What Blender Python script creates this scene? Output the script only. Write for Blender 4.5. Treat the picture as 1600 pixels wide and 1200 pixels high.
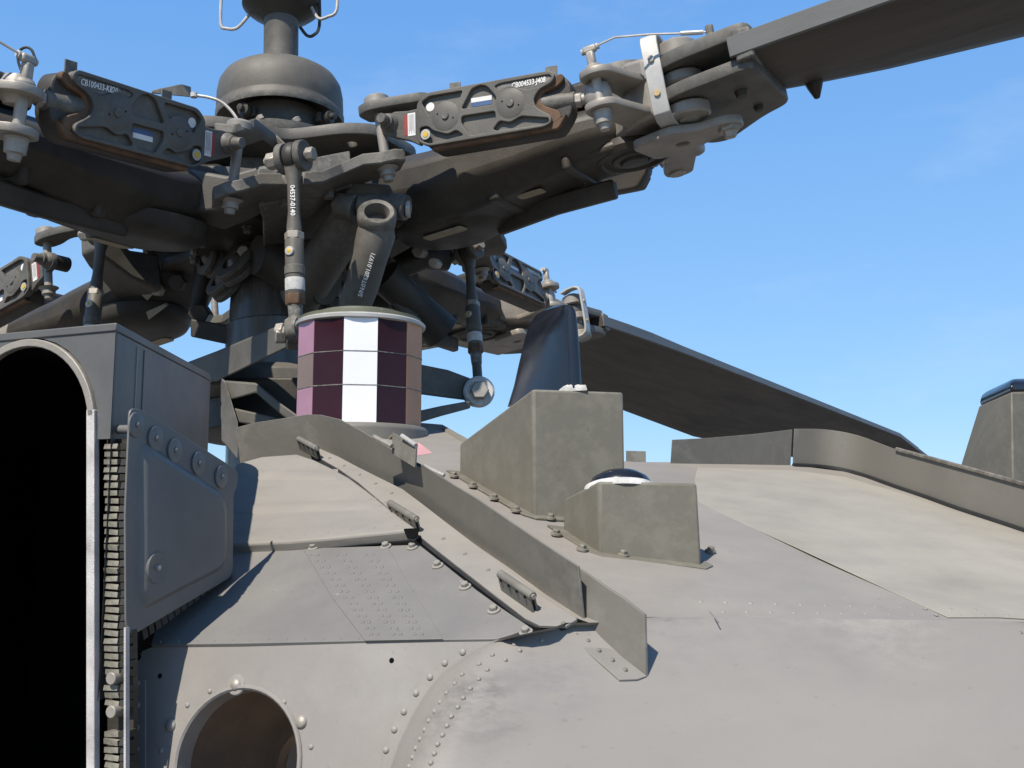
import bpy, math, random
from mathutils import Vector, Matrix
random.seed(7)
for o in list(bpy.data.objects): bpy.data.objects.remove(o)
scene = bpy.context.scene
COL = scene.collection
PI = math.pi
# ------------------------------------------------------------------ camera, sky, sun, exposure
ORG = Vector((0, 0, 3.05))                 # the camera stands 3.05 m above the apron
FPX, PITCH = 1667.0, math.radians(7.818)   # focal length in pixels of the 1600 px wide photograph
cam_data = bpy.data.cameras.new('camera'); cam = bpy.data.objects.new('camera', cam_data); COL.objects.link(cam)
cam.location = ORG; cam.rotation_euler = (PI/2 + PITCH, 0, 0)
cam_data.sensor_width = 36; cam_data.lens = FPX/1600*36; cam_data.clip_start = 0.02; cam_data.clip_end = 5000
scene.camera = cam
SUN_EL, SUN_AZ = math.radians(50), math.radians(207)     # azimuth from +Y, clockwise: behind the camera, to its left
to_sun = Vector((math.sin(SUN_AZ)*math.cos(SUN_EL), math.cos(SUN_AZ)*math.cos(SUN_EL), math.sin(SUN_EL)))
world = bpy.data.worlds.new('World'); scene.world = world; world.use_nodes = True
wn, wl = world.node_tree.nodes, world.node_tree.links
bg = wn['Background']; sky = wn.new('ShaderNodeTexSky'); sky.sky_type = 'NISHITA'; sky.sun_disc = False
sky.sun_elevation = SUN_EL; sky.sun_rotation = SUN_AZ; sky.air_density = 1.0; sky.dust_density = 0.25; sky.ozone_density = 3.0
tc = wn.new('ShaderNodeTexCoord'); mp = wn.new('ShaderNodeMapping'); mp.inputs['Scale'].default_value = (2.2, 2.2, 6.0)
mp.inputs['Location'].default_value = (0.35, 0.2, 0.25)
nz = wn.new('ShaderNodeTexNoise'); nz.inputs['Scale'].default_value = 1.5; nz.inputs['Detail'].default_value = 7; nz.inputs['Roughness'].default_value = 0.6
rp = wn.new('ShaderNodeValToRGB'); rp.color_ramp.elements[0].position = 0.54; rp.color_ramp.elements[1].position = 1.0
rp.color_ramp.elements[1].color = (0.45, 0.45, 0.45, 1)
sx = wn.new('ShaderNodeSeparateXYZ'); cg = wn.new('ShaderNodeValToRGB'); wl.new(tc.outputs['Generated'], sx.inputs[0]); wl.new(sx.outputs['Z'], cg.inputs['Fac'])
ce = cg.color_ramp.elements; ce[0].position = 0.0; ce[0].color = (1.9, 3.2, 4.7, 1); ce[1].position = 0.75; ce[1].color = (0.28, 0.75, 1.9, 1)
for p_, c_ in ((0.12, (1.45, 2.80, 4.60, 1)), (0.46, (0.78, 2.0, 4.35, 1))):
    e_ = ce.new(p_); e_.color = c_
m0 = wn.new('ShaderNodeMix'); m0.data_type = 'RGBA'; m0.inputs['Factor'].default_value = 0.8; wl.new(cg.outputs['Color'], m0.inputs['B'])
mx = wn.new('ShaderNodeMix'); mx.data_type = 'RGBA'; mx.inputs['B'].default_value = (3.6, 4.1, 4.8, 1)
wl.new(tc.outputs['Generated'], mp.inputs['Vector']); wl.new(mp.outputs['Vector'], nz.inputs['Vector']); wl.new(nz.outputs['Fac'], rp.inputs['Fac'])
wl.new(rp.outputs['Color'], mx.inputs['Factor']); hs = wn.new('ShaderNodeHueSaturation'); hs.inputs['Saturation'].default_value = 1.12; wl.new(sky.outputs['Color'], hs.inputs['Color']); wl.new(hs.outputs['Color'], m0.inputs['A']); wl.new(m0.outputs['Result'], mx.inputs['A']); wl.new(mx.outputs['Result'], bg.inputs['Color'])
bg.inputs['Strength'].default_value = 0.15
sl = bpy.data.lights.new('sun', 'SUN'); sl.energy = 4.3; sl.angle = math.radians(0.55); sl.color = (1.0, 0.93, 0.825)
sun = bpy.data.objects.new('sun', sl); COL.objects.link(sun); sun.location = ORG + to_sun*30
sun.rotation_euler = to_sun.to_track_quat('Z', 'Y').to_euler()
scene.view_settings.view_transform = 'Standard'; scene.view_settings.look = 'None'
scene.view_settings.gamma = 1.0; scene.view_settings.exposure = 0.45; scene.view_settings.use_curve_mapping = False
scene.render.resolution_x = 1024; scene.render.resolution_y = 768

# ------------------------------------------------------------------ pixel to place
CP, SP = math.cos(PITCH), math.sin(PITCH)
def ray(x, y):
    u = (x-800)/FPX; v = (600-y)/FPX
    return Vector((u, CP - v*SP, SP + v*CP))
def at(x, y, Y):                            # the point Y metres ahead of the camera along a pixel's ray
    d = ray(x, y); return ORG + d*(Y/d.y)
def on(x, y, c, off=0.0):                   # on a plane z = c0 + cx*x + cy*y (camera-centred), lifted by off along its normal
    d = ray(x, y); s = (c[0] + off/nrm(c).z)/(d.z - c[1]*d.x - c[2]*d.y)
    return ORG + d*s
def onp(x, y, P, N):                        # on the plane through P with normal N
    d = ray(x, y); return ORG + d*((P-ORG).dot(N)/d.dot(N))
def nrm(c): return Vector((-c[1], -c[2], 1)).normalized()
DECK = (-0.319, -0.14, 0.25)                # upper deck right of the long fence
LEFT = (-0.568, 0.239, 0.48)                # hinged panels left of it
def U(x, y, off=0.0): return on(x, y, DECK, off)
def L(x, y, off=0.0): return on(x, y, LEFT, off)
UN, LN = nrm(DECK), nrm(LEFT)

# ------------------------------------------------------------------ materials
def paint(name, base, rough=0.5, vary=0.25, dust=None, dust_amt=0.3, scale=6.0, metal=0.0, bump=0.15, streak=(1, 1, 1), grime=None, spec=0.4, scratch=0.0, stains=(), wear=0.0, dents=0.0):
    m = bpy.data.materials.new(name); m.use_nodes = True
    N, K = m.node_tree.nodes, m.node_tree.links; b = N['Principled BSDF']
    t = N.new('ShaderNodeTexCoord'); mp = N.new('ShaderNodeMapping'); mp.inputs['Scale'].default_value = streak
    K.new(t.outputs['Object'], mp.inputs['Vector'])
    def noise(s, d, r, off):
        n = N.new('ShaderNodeTexNoise'); n.inputs['Scale'].default_value = s; n.inputs['Detail'].default_value = d; n.inputs['Roughness'].default_value = r
        q = N.new('ShaderNodeMapping'); q.inputs['Location'].default_value = (off, off*1.7, -off)
        K.new(mp.outputs['Vector'], q.inputs['Vector']); K.new(q.outputs['Vector'], n.inputs['Vector']); return n.outputs['Fac']
    def ramp(f, a, c, ca=(0, 0, 0, 1), cb=(1, 1, 1, 1)):
        r = N.new('ShaderNodeValToRGB'); r.color_ramp.elements[0].position = a; r.color_ramp.elements[1].position = c
        r.color_ramp.elements[0].color = ca; r.color_ramp.elements[1].color = cb; K.new(f, r.inputs['Fac']); return r.outputs['Color']
    def mix(f, a, c):
        x = N.new('ShaderNodeMix'); x.data_type = 'RGBA'
        if isinstance(f, float): x.inputs['Factor'].default_value = f
        else: K.new(f, x.inputs['Factor'])
        for s, v in (('A', a), ('B', c)):
            if isinstance(v, tuple): x.inputs[s].default_value = v if len(v) == 4 else v + (1,)
            else: K.new(v, x.inputs[s])
        return x.outputs['Result']
    def sc(c, k): return tuple(min(1, v*k) for v in c)
    col = ramp(noise(scale, 6, 0.62, 1.3), 0.3, 0.72, sc(base, 1-vary) + (1,), sc(base, 1+vary) + (1,))
    if dust:
        col = mix(ramp(noise(scale*0.45, 8, 0.68, 5.1), 0.62-dust_amt*0.45, 0.78, (0, 0, 0, 1), (0.85, 0.85, 0.85, 1)), col, dust)
    if grime:
        col = mix(ramp(noise(scale*0.8, 7, 0.7, 9.7), 0.55, 0.8, (0, 0, 0, 1), (0.75, 0.75, 0.75, 1)), col, grime)
    sp = noise(scale*22, 3, 0.6, 3.3)
    col = mix(ramp(sp, 0.66, 0.76, (0, 0, 0, 1), (0.35, 0.35, 0.35, 1)), col, sc(base, 0.45))
    if scratch:
        col = mix(ramp(noise(scale*9, 5, 0.75, 12.), 0.68, 0.72, (0, 0, 0, 1), (scratch, scratch, scratch, 1)), col, (0.5, 0.48, 0.45))
    if wear:
        ge = N.new('ShaderNodeNewGeometry'); w1 = ramp(ge.outputs['Pointiness'], 0.53, 0.62)
        w2 = N.new('ShaderNodeMath'); w2.operation = 'MULTIPLY'; K.new(w1, w2.inputs[0]); K.new(ramp(noise(scale*7, 5, 0.7, 4.4), 0.45, 0.62, (0, 0, 0, 1), (wear, wear, wear, 1)), w2.inputs[1])
        col = mix(w2.outputs[0], col, tuple(min(1, v*2.2+0.05) for v in base))
    for (c, r, dark, amt) in stains:
        vm = N.new('ShaderNodeVectorMath'); vm.operation = 'DISTANCE'; K.new(t.outputs['Object'], vm.inputs[0]); vm.inputs[1].default_value = c
        mr = N.new('ShaderNodeMapRange'); mr.inputs['From Min'].default_value = r; mr.inputs['From Max'].default_value = r*0.2; mr.inputs['To Min'].default_value = 0; mr.inputs['To Max'].default_value = 1.0; K.new(vm.outputs['Value'], mr.inputs['Value'])
        ml = N.new('ShaderNodeMath'); ml.operation = 'MULTIPLY'; K.new(mr.outputs['Result'], ml.inputs[0]); K.new(ramp(noise(28, 8, 0.72, c[0]*9), 0.42, 0.66), ml.inputs[1])
        m2 = N.new('ShaderNodeMath'); m2.operation = 'MULTIPLY'; m2.inputs[1].default_value = amt; K.new(ml.outputs[0], m2.inputs[0])
        col = mix(m2.outputs[0], col, dark)
    K.new(col, b.inputs['Base Color']); b.inputs['Metallic'].default_value = metal; b.inputs['Specular IOR Level'].default_value = spec
    rr = N.new('ShaderNodeMapRange'); rr.inputs['To Min'].default_value = max(0.03, rough-0.12); rr.inputs['To Max'].default_value = min(1, rough+0.14)
    K.new(noise(scale*3, 5, 0.6, 7.7), rr.inputs['Value']); K.new(rr.outputs['Result'], b.inputs['Roughness'])
    if bump:
        bp = N.new('ShaderNodeBump'); bp.inputs['Strength'].default_value = bump; bp.inputs['Distance'].default_value = 0.002
        K.new(noise(scale*30, 4, 0.6, 2.2), bp.inputs['Height'])
        if dents:
            b3 = N.new('ShaderNodeBump'); b3.inputs['Strength'].default_value = dents; b3.inputs['Distance'].default_value = 0.02
            K.new(noise(scale*1.2, 2, 0.4, 6.6), b3.inputs['Height']); K.new(b3.outputs['Normal'], bp.inputs['Normal'])
        K.new(bp.outputs['Normal'], b.inputs['Normal'])
    return m
OLIVE = (0.108, 0.100, 0.085)
FO = Vector((0.35, 1.3, 1.6))                # the fuselage's origin; stains are placed relative to it
def st(x, y, Y): return tuple(at(x, y, Y)-FO)
M = {
 'rotor': paint('rotor_olive_paint', OLIVE, 0.55, 0.3, (0.15, 0.135, 0.105), 0.25, 9, bump=0.25, grime=(0.045, 0.038, 0.03), scratch=0.35, wear=0.8),
 'rotor_dark': paint('rotor_shaded_paint', (0.048, 0.042, 0.034), 0.5, 0.35, (0.090, 0.079, 0.063), 0.2, 8, bump=0.25, grime=(0.018, 0.015, 0.012)),  # darker copy of the rotor paint, underside shade put into the colour
 'blade': paint('blade_paint', (0.056, 0.047, 0.038), 0.6, 0.5, (0.11, 0.092, 0.07), 0.4, 3.5, bump=0.1, streak=(0.35, 3, 3), grime=(0.02, 0.017, 0.014)),
 'blade_edge': paint('blade_edge_paint', (0.105, 0.105, 0.10), 0.5, 0.2, (0.16, 0.16, 0.15), 0.3, 4, bump=0.1, streak=(0.5, 2, 2)),
 'rust': paint('rust_stain', (0.17, 0.094, 0.052), 0.8, 0.4, (0.08, 0.055, 0.038), 0.55, 30, bump=0.4),
 'mount': paint('mount_olive_paint', (0.152, 0.140, 0.110), 0.58, 0.05, (0.172, 0.158, 0.126), 0.2, 5, bump=0.12, scratch=0.08, wear=0.5, dents=0.05),
 'fence': paint('fence_olive_paint', (0.162, 0.152, 0.130), 0.55, 0.07, (0.205, 0.19, 0.16), 0.3, 5, bump=0.15, scratch=0.12, wear=0.5, dents=0.06),
 'deck': paint('deck_dusty_paint', (0.262, 0.240, 0.212), 0.62, 0.10, (0.345, 0.312, 0.258), 0.42, 4.5, bump=0.12, streak=(1, 1.0, 4), grime=(0.215, 0.20, 0.185), dents=0.12, scratch=0.2),
 'fairing': paint('fairing_matt_paint', (0.258, 0.238, 0.213), 0.58, 0.07, (0.32, 0.29, 0.25), 0.25, 2.2, bump=0.1, streak=(1, 1.0, 3), grime=(0.228, 0.208, 0.186), dents=0.3, scratch=0.12, stains=((st(740, 1105, .90), .055, (.10, .095, .09), .8), (st(700, 1180, .88), .05, (.13, .12, .11), .6), (st(860, 1040, .93), .06, (.17, .165, .17), .6), (st(1250, 960, 1.1), .12, (.17, .17, .18), .4), (st(1050, 965, 1.05), .1, (.17, .17, .18), .4), (st(1180, 905, 1.15), .1, (.40, .385, .34), .7), (st(1000, 905, 1.12), .07, (.40, .38, .33), .7), (st(1350, 930, 1.15), .12, (.40, .38, .33), .6))),
 'dusty': paint('dust_streaked_paint', (0.30, 0.278, 0.235), 0.66, 0.14, (0.38, 0.35, 0.29), 0.5, 5, bump=0.12, streak=(1.2, 1.0, 5), grime=(0.255, 0.24, 0.215), dents=0.2, scratch=0.15),
 'panel': paint('panel_dusty_paint', (0.242, 0.226, 0.203), 0.62, 0.12, (0.30, 0.276, 0.236), 0.4, 6, bump=0.12, streak=(1, 1.0, 4), grime=(0.22, 0.205, 0.19), dents=0.2, scratch=0.2),
 'access': paint('access_grey_paint', (0.19, 0.182, 0.170), 0.55, 0.14, (0.255, 0.235, 0.20), 0.3, 6, bump=0.12, grime=(0.15, 0.147, 0.142), dents=0.2, scratch=0.25),
 'plate': paint('bulkhead_grey_paint', (0.255, 0.235, 0.213), 0.5, 0.1, (0.38, 0.36, 0.33), 0.35, 5, bump=0.1, grime=(0.25, 0.245, 0.24)),
 'exhaust': paint('exhaust_grey_paint', (0.108, 0.107, 0.102), 0.42, 0.18, (0.17, 0.17, 0.165), 0.3, 6, bump=0.1, grime=(0.07, 0.075, 0.08), scratch=0.5),
 'shield': paint('shield_grey_paint', (0.138, 0.137, 0.132), 0.4, 0.14, (0.20, 0.195, 0.18), 0.25, 6, bump=0.1, grime=(0.10, 0.105, 0.11)),
 'lip': paint('bare_lip_metal', (0.52, 0.49, 0.46), 0.5, 0.3, (0.68, 0.65, 0.62), 0.4, 25, metal=0.15, bump=0.6, grime=(0.25, 0.2, 0.2)),
 'soot': paint('soot', (0.006, 0.006, 0.006), 0.95, 0.3, None, 0, 10, bump=0.2, spec=0.05),
 'dark': paint('dark_cavity', (0.02, 0.018, 0.016), 0.8, 0.3, None, 0, 10, bump=0.2, spec=0.2),
 'nozzle': paint('nozzle_heat_metal', (0.30, 0.24, 0.19), 0.45, 0.3, (0.36, 0.29, 0.22), 0.3, 8, metal=0.3, bump=0.15),
 'steel': paint('dull_steel', (0.36, 0.33, 0.285), 0.45, 0.25, (0.38, 0.34, 0.28), 0.2, 25, metal=0.25, bump=0.2, grime=(0.12, 0.11, 0.10)),
 'silver': paint('grey_metal_fitting', (0.29, 0.262, 0.225), 0.45, 0.18, (0.37, 0.33, 0.275), 0.3, 14, metal=0.15, bump=0.2, grime=(0.12, 0.11, 0.1)),
 'alu': paint('pale_aluminium', (0.43, 0.42, 0.395), 0.42, 0.16, (0.52, 0.50, 0.46), 0.3, 25, metal=0.2, bump=0.2, grime=(0.35, 0.33, 0.3)),
 'seal': paint('cracked_white_sealant', (0.55, 0.54, 0.51), 0.75, 0.35, (0.72, 0.70, 0.66), 0.4, 60, bump=0.6, grime=(0.2, 0.19, 0.17)),
 'black': paint('glossy_black_antenna', (0.011, 0.013, 0.019), 0.2, 0.25, (0.03, 0.035, 0.045), 0.1, 6, bump=0.03, spec=0.6),
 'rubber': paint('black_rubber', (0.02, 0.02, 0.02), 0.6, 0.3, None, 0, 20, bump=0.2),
 'tan': paint('tan_patch', (0.34, 0.29, 0.205), 0.7, 0.2, (0.42, 0.36, 0.26), 0.3, 20, bump=0.2, grime=(0.2, 0.17, 0.12)),
 'white': paint('white_marking', (0.72, 0.71, 0.68), 0.6, 0.12, None, 0, 40, bump=0.1),
 'blue': paint('blue_label', (0.06, 0.11, 0.22), 0.5, 0.2, None, 0, 40, bump=0.1),
 'red': paint('red_label', (0.3, 0.05, 0.04), 0.5, 0.2, None, 0, 40, bump=0.1),
 'grey_text': paint('label_print', (0.2, 0.2, 0.2), 0.6, 0.2, None, 0, 60, bump=0.1),
 'yellow': paint('yellow_spot', (0.62, 0.40, 0.05), 0.5, 0.15, None, 0, 40, bump=0.1),
 'brass': paint('brass_fitting', (0.50, 0.36, 0.18), 0.4, 0.2, None, 0, 30, metal=0.6, bump=0.2),
 'wire': paint('pale_wire', (0.45, 0.42, 0.38), 0.5, 0.25, None, 0, 30, metal=0.3, bump=0.2),
 'mast': paint('mast_metal', (0.13, 0.122, 0.112), 0.24, 0.3, (0.16, 0.148, 0.135), 0.3, 9, metal=0.1, bump=0.1, streak=(4, 4, 0.5), grime=(0.07, 0.065, 0.06)),
 'lid': paint('jammer_green_paint', (0.10, 0.105, 0.07), 0.6, 0.2, (0.16, 0.15, 0.11), 0.3, 12, bump=0.2),
 'facet_dark': paint('maroon_facet_glass', (0.030, 0.006, 0.009), 0.10, 0.2, None, 0, 8, bump=0.02, spec=0.3),
 'facet_white': paint('white_reflection_facet', (0.82, 0.81, 0.82), 0.12, 0.04, None, 0, 8, bump=0.0, spec=0.6),  # mirror facet with its bright reflection painted as base colour
 'facet_tan': paint('copper_reflection_facet', (0.52, 0.27, 0.145), 0.35, 0.15, None, 0, 8, bump=0.02, spec=0.12),  # mirrored surroundings painted into the facet's base colour
 'facet_brown': paint('brown_reflection_facet', (0.20, 0.135, 0.105), 0.2, 0.15, None, 0, 8, bump=0.02, spec=0.3),  # brownish mirror reflection put into the colour
 'facet_pink': paint('pink_reflection_facet', (0.36, 0.17, 0.22), 0.12, 0.15, None, 0, 8, bump=0.02, spec=0.6),  # pink mirror reflection put into the colour
 'pink': paint('pink_reflected_light', (0.56, 0.30, 0.31), 0.6, 0.12, (0.6, 0.42, 0.4), 0.2, 12, bump=0.1),  # painted colour of the light thrown by the jammer facets
 'concrete': paint('apron_concrete', (0.13, 0.122, 0.11), 0.85, 0.15, (0.16, 0.15, 0.135), 0.3, 0.8, bump=0.3),
}

# ------------------------------------------------------------------ building helpers
def newobj(name, me, parent=None):
    o = bpy.data.objects.new(name, me); COL.objects.link(o)
    if parent is not None: o.parent = parent
    return o
def thing(name, label, cat, M4, group=None):
    o = bpy.data.objects.new(name, None); COL.objects.link(o); o.empty_display_size = 0.05
    o.matrix_world = M4 if isinstance(M4, Matrix) else Matrix.Translation(M4)
    o['label'] = label; o['category'] = cat
    if group: o['group'] = group
    o['mw'] = [v for r in o.matrix_world for v in r]
    return o
def mw(o):
    m = Matrix()
    while o is not None:
        m = o.matrix_basis @ m; o = o.parent
    return m
def basis(p, x, z):                         # matrix with x along x, z near z, origin p
    x = x.normalized(); y = z.cross(x).normalized(); z = x.cross(y)
    return Matrix(((x.x, y.x, z.x, p.x), (x.y, y.y, z.y, p.y), (x.z, y.z, z.z, p.z), (0, 0, 0, 1)))
def axis(p, z):                             # matrix with z along z
    z = z.normalized(); a = Vector((1, 0, 0)) if abs(z.x) < 0.8 else Vector((0, 1, 0))
    x = (a - z*a.dot(z)).normalized(); y = z.cross(x)
    return Matrix(((x.x, y.x, z.x, p.x), (x.y, y.y, z.y, p.y), (x.z, y.z, z.z, p.z), (0, 0, 0, 1)))
class MB:
    def __init__(s): s.v = []; s.f = []
    def add(s, vs, fs, m=None):
        k = len(s.v); s.v += [(m @ Vector(v)) if m else Vector(v) for v in vs]; s.f += [tuple(i+k for i in f) for f in fs]; return s
    def box(s, a, b, m=None):
        (x0, y0, z0), (x1, y1, z1) = a, b
        return s.add([(x0,y0,z0),(x1,y0,z0),(x1,y1,z0),(x0,y1,z0),(x0,y0,z1),(x1,y0,z1),(x1,y1,z1),(x0,y1,z1)],
                     [(0,3,2,1),(4,5,6,7),(0,1,5,4),(1,2,6,5),(2,3,7,6),(3,0,4,7)], m)
    def hexa(s, b4, t4):                    # eight corners: bottom loop, top loop
        return s.add(list(b4)+list(t4), [(0,3,2,1),(4,5,6,7),(0,1,5,4),(1,2,6,5),(2,3,7,6),(3,0,4,7)])
    def lathe(s, prof, m=None, seg=24, a0=0, a1=2*PI, cap=True):
        full = abs(a1-a0-2*PI) < 1e-6; n = seg if full else seg+1; vs = []; fs = []
        for i in range(n):
            a = a0+(a1-a0)*i/seg; c, d = math.cos(a), math.sin(a)
            vs += [(r*c, r*d, z) for r, z in prof]
        k = len(prof)
        for i in range(seg):
            j = (i+1) % n
            for q in range(k-1): fs.append((i*k+q, j*k+q, j*k+q+1, i*k+q+1))
        if full and cap:
            if prof[0][0] > 1e-6: fs.append(tuple(i*k for i in range(n))[::-1])
            if prof[-1][0] > 1e-6: fs.append(tuple(i*k+k-1 for i in range(n)))
        return s.add(vs, fs, m)
    def cyl(s, p, q, r0, r1=None, seg=20):
        p, q = Vector(p), Vector(q); r1 = r0 if r1 is None else r1
        return s.lathe([(r0, 0), (r1, (q-p).length)], axis(p, q-p), seg)
    def ring(s, p, q, ri, ro, seg=24):
        p, q = Vector(p), Vector(q); h = (q-p).length; m = axis(p, q-p)
        return s.lathe([(ri, 0), (ro, 0), (ro, h), (ri, h), (ri, 0)], m, seg)
    def tube(s, pts, r, seg=8):
        pts = [Vector(p) for p in pts]; rs = r if isinstance(r, (list, tuple)) else [r]*len(pts); vs = []; fs = []
        up = None
        for i, p in enumerate(pts):
            d = (pts[min(i+1, len(pts)-1)] - pts[max(i-1, 0)]).normalized()
            if up is None: up = Vector((0,0,1)) if abs(d.z) < 0.9 else Vector((1,0,0))
            x = (up - d*up.dot(d)).normalized(); up = x; y = d.cross(x)
            vs += [p + (x*math.cos(2*PI*j/seg) + y*math.sin(2*PI*j/seg))*rs[i] for j in range(seg)]
        for i in range(len(pts)-1):
            for j in range(seg): fs.append((i*seg+j, i*seg+(j+1) % seg, (i+1)*seg+(j+1) % seg, (i+1)*seg+j))
        fs.append(tuple(range(seg))[::-1]); fs.append(tuple((len(pts)-1)*seg+j for j in range(seg)))
        return s.add(vs, fs)
    def loft(s, secs, cap=True):
        k = len(secs[0]); vs = [v for q in secs for v in q]; fs = []
        for i in range(len(secs)-1):
            for j in range(k): fs.append((i*k+j, i*k+(j+1) % k, (i+1)*k+(j+1) % k, (i+1)*k+j))
        if cap: fs.append(tuple(range(k))[::-1]); fs.append(tuple((len(secs)-1)*k+j for j in range(k)))
        return s.add(vs, fs)
    def sheet(s, top, off):                 # polygon of points given thickness by the vector off
        k = len(top); bot = [Vector(p)+off for p in top]
        fs = [tuple(range(k)), tuple(range(k, 2*k))[::-1]] + [(i, i+k, (i+1) % k+k, (i+1) % k) for i in range(k)]
        return s.add(list(top)+bot, fs)
    def strip(s, a, b, off):                # two polylines a, b make a bent sheet with thickness off
        k = len(a); vs = list(a)+list(b)+[Vector(p)+off for p in a]+[Vector(p)+off for p in b]; fs = []
        for i in range(k-1):
            fs += [(i, i+1, k+i+1, k+i), (2*k+i, 3*k+i, 3*k+i+1, 2*k+i+1), (i, 2*k+i, 2*k+i+1, i+1), (k+i, k+i+1, 3*k+i+1, 3*k+i)]
        fs += [(0, k, 3*k, 2*k), (k-1, 3*k-1, 4*k-1, 2*k-1)]
        return s.add(vs, fs)
    def grid(s, rows):
        k = len(rows[0]); fs = [(i*k+j, i*k+j+1, (i+1)*k+j+1, (i+1)*k+j) for i in range(len(rows)-1) for j in range(k-1)]
        return s.add([p for r in rows for p in r], fs)
    def ball(s, p, r, seg=12, sq=(1, 1, 1)):
        n = seg//2; prof = [(max(r*math.sin(PI*i/n), 0.00001), -r*math.cos(PI*i/n)) for i in range(n+1)]
        return s.lathe(prof, Matrix.Translation(p) @ Matrix.Diagonal((*sq, 1)), seg)
    def mesh(s, name, mat, inv=None, sharp=35):
        me = bpy.data.meshes.new(name); vs = [(inv @ v) if inv else v for v in s.v]
        me.from_pydata(vs, [], s.f); me.validate(); me.materials.append(mat)
        import bmesh
        bm = bmesh.new(); bm.from_mesh(me); bmesh.ops.recalc_face_normals(bm, faces=bm.faces); bm.to_mesh(me); bm.free()
        me.polygons.foreach_set('use_smooth', [True]*len(me.polygons)); me.set_sharp_from_angle(angle=math.radians(sharp))
        return me
    def build(s, name, mat, parent, bevel=0.0, local=False, sharp=35, label=None, seg=2):
        inv = None if (local or parent is None) else mw(parent).inverted()
        o = newobj(name, s.mesh(name, M[mat], inv, sharp), parent)
        if bevel:
            b = o.modifiers.new('bevel', 'BEVEL'); b.width = bevel; b.segments = seg; b.limit_method = 'ANGLE'; b.angle_limit = math.radians(35); b.harden_normals = False
        if label: o['label'] = label
        return o
def link_copy(o, parent, m=None):
    c = o.copy(); COL.objects.link(c); c.parent = parent
    if m is not None: c.matrix_basis = m
    return c
def copy_tree(o, parent=None, m=None):
    kids = list(o.children); c = o.copy(); COL.objects.link(c); c.parent = parent
    if m is not None: c.matrix_basis = m
    for k in kids: copy_tree(k, c)
    return c
def curve_mesh(cu):
    ob = bpy.data.objects.new('tmp_curve', cu); COL.objects.link(ob)
    dg = bpy.context.evaluated_depsgraph_get(); me = bpy.data.meshes.new_from_object(ob.evaluated_get(dg))
    vs = [v.co.copy() for v in me.vertices]; fs = [tuple(p.vertices) for p in me.polygons]
    bpy.data.objects.remove(ob); bpy.data.curves.remove(cu); bpy.data.meshes.remove(me); return vs, fs
def plate(outer, holes, thick, bevel=0.0):  # flat plate in x,y with holes, from z=0 to z=thick
    cu = bpy.data.curves.new('plate', 'CURVE'); cu.dimensions = '2D'; cu.fill_mode = 'BOTH'
    cu.extrude = max(1e-3, (thick/2-bevel)*100); cu.bevel_depth = bevel*100; cu.bevel_resolution = 1; cu.offset = -bevel*100
    for lp in [outer]+holes:
        sp = cu.splines.new('POLY'); sp.points.add(len(lp)-1); sp.use_cyclic_u = True
        for q, p in zip(sp.points, lp): q.co = (p[0]*100, p[1]*100, 0, 1)
    vs, fs = curve_mesh(cu)
    return [v*0.01+Vector((0, 0, thick/2)) for v in vs], fs
def plate2(outer, holes, thick):            # the same by direct tessellation, for large plates
    from mathutils.geometry import delaunay_2d_cdt
    loops = [outer]+holes; k = 0; ids = []; pts = []
    for lp in loops:
        pts += [Vector((p[0]*100, p[1]*100)) for p in lp]; ids.append(list(range(k, k+len(lp)))); k += len(lp)
    v, e, f, *_ = delaunay_2d_cdt(pts, [], ids, 1 if not holes else 5, 1e-5)
    n = len(v); vs = [Vector((p.x/100, p.y/100, 0)) for p in v] + [Vector((p.x/100, p.y/100, thick)) for p in v]
    fs = [tuple(t) for t in f] + [tuple(i+n for i in t)[::-1] for t in f]
    for lp in loops:
        m = len(lp); k = len(vs); vs += [Vector((p[0], p[1], 0)) for p in lp] + [Vector((p[0], p[1], thick)) for p in lp]
        fs += [(k+i, k+(i+1) % m, k+m+(i+1) % m, k+m+i) for i in range(m)]
    return vs, fs
def rounded(poly, r, n=4):                  # round the corners of a polygon
    out = []; k = len(poly)
    for i in range(k):
        p = Vector(poly[i]).to_2d(); a = Vector(poly[i-1]).to_2d()-p; b = Vector(poly[(i+1) % k]).to_2d()-p
        d = min(r, a.length*0.45, b.length*0.45); p0 = p+a.normalized()*d; p1 = p+b.normalized()*d
        for j in range(n+1):
            t = j/n; out.append(tuple(p0*(1-t)**2 + p*2*t*(1-t) + p1*t*t))
    return out
def circle(cx, cy, r, n=20): return [(cx+r*math.cos(2*PI*i/n), cy+r*math.sin(2*PI*i/n)) for i in range(n)]
def text(s, size, thick=0.0004, shear=0.0):
    cu = bpy.data.curves.new('lettering', 'FONT'); cu.body = s; cu.size = size; cu.extrude = thick; cu.align_x = 'CENTER'; cu.align_y = 'CENTER'; cu.shear = shear; cu.resolution_u = 2; cu.offset = size*0.022
    return curve_mesh(cu)
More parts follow.
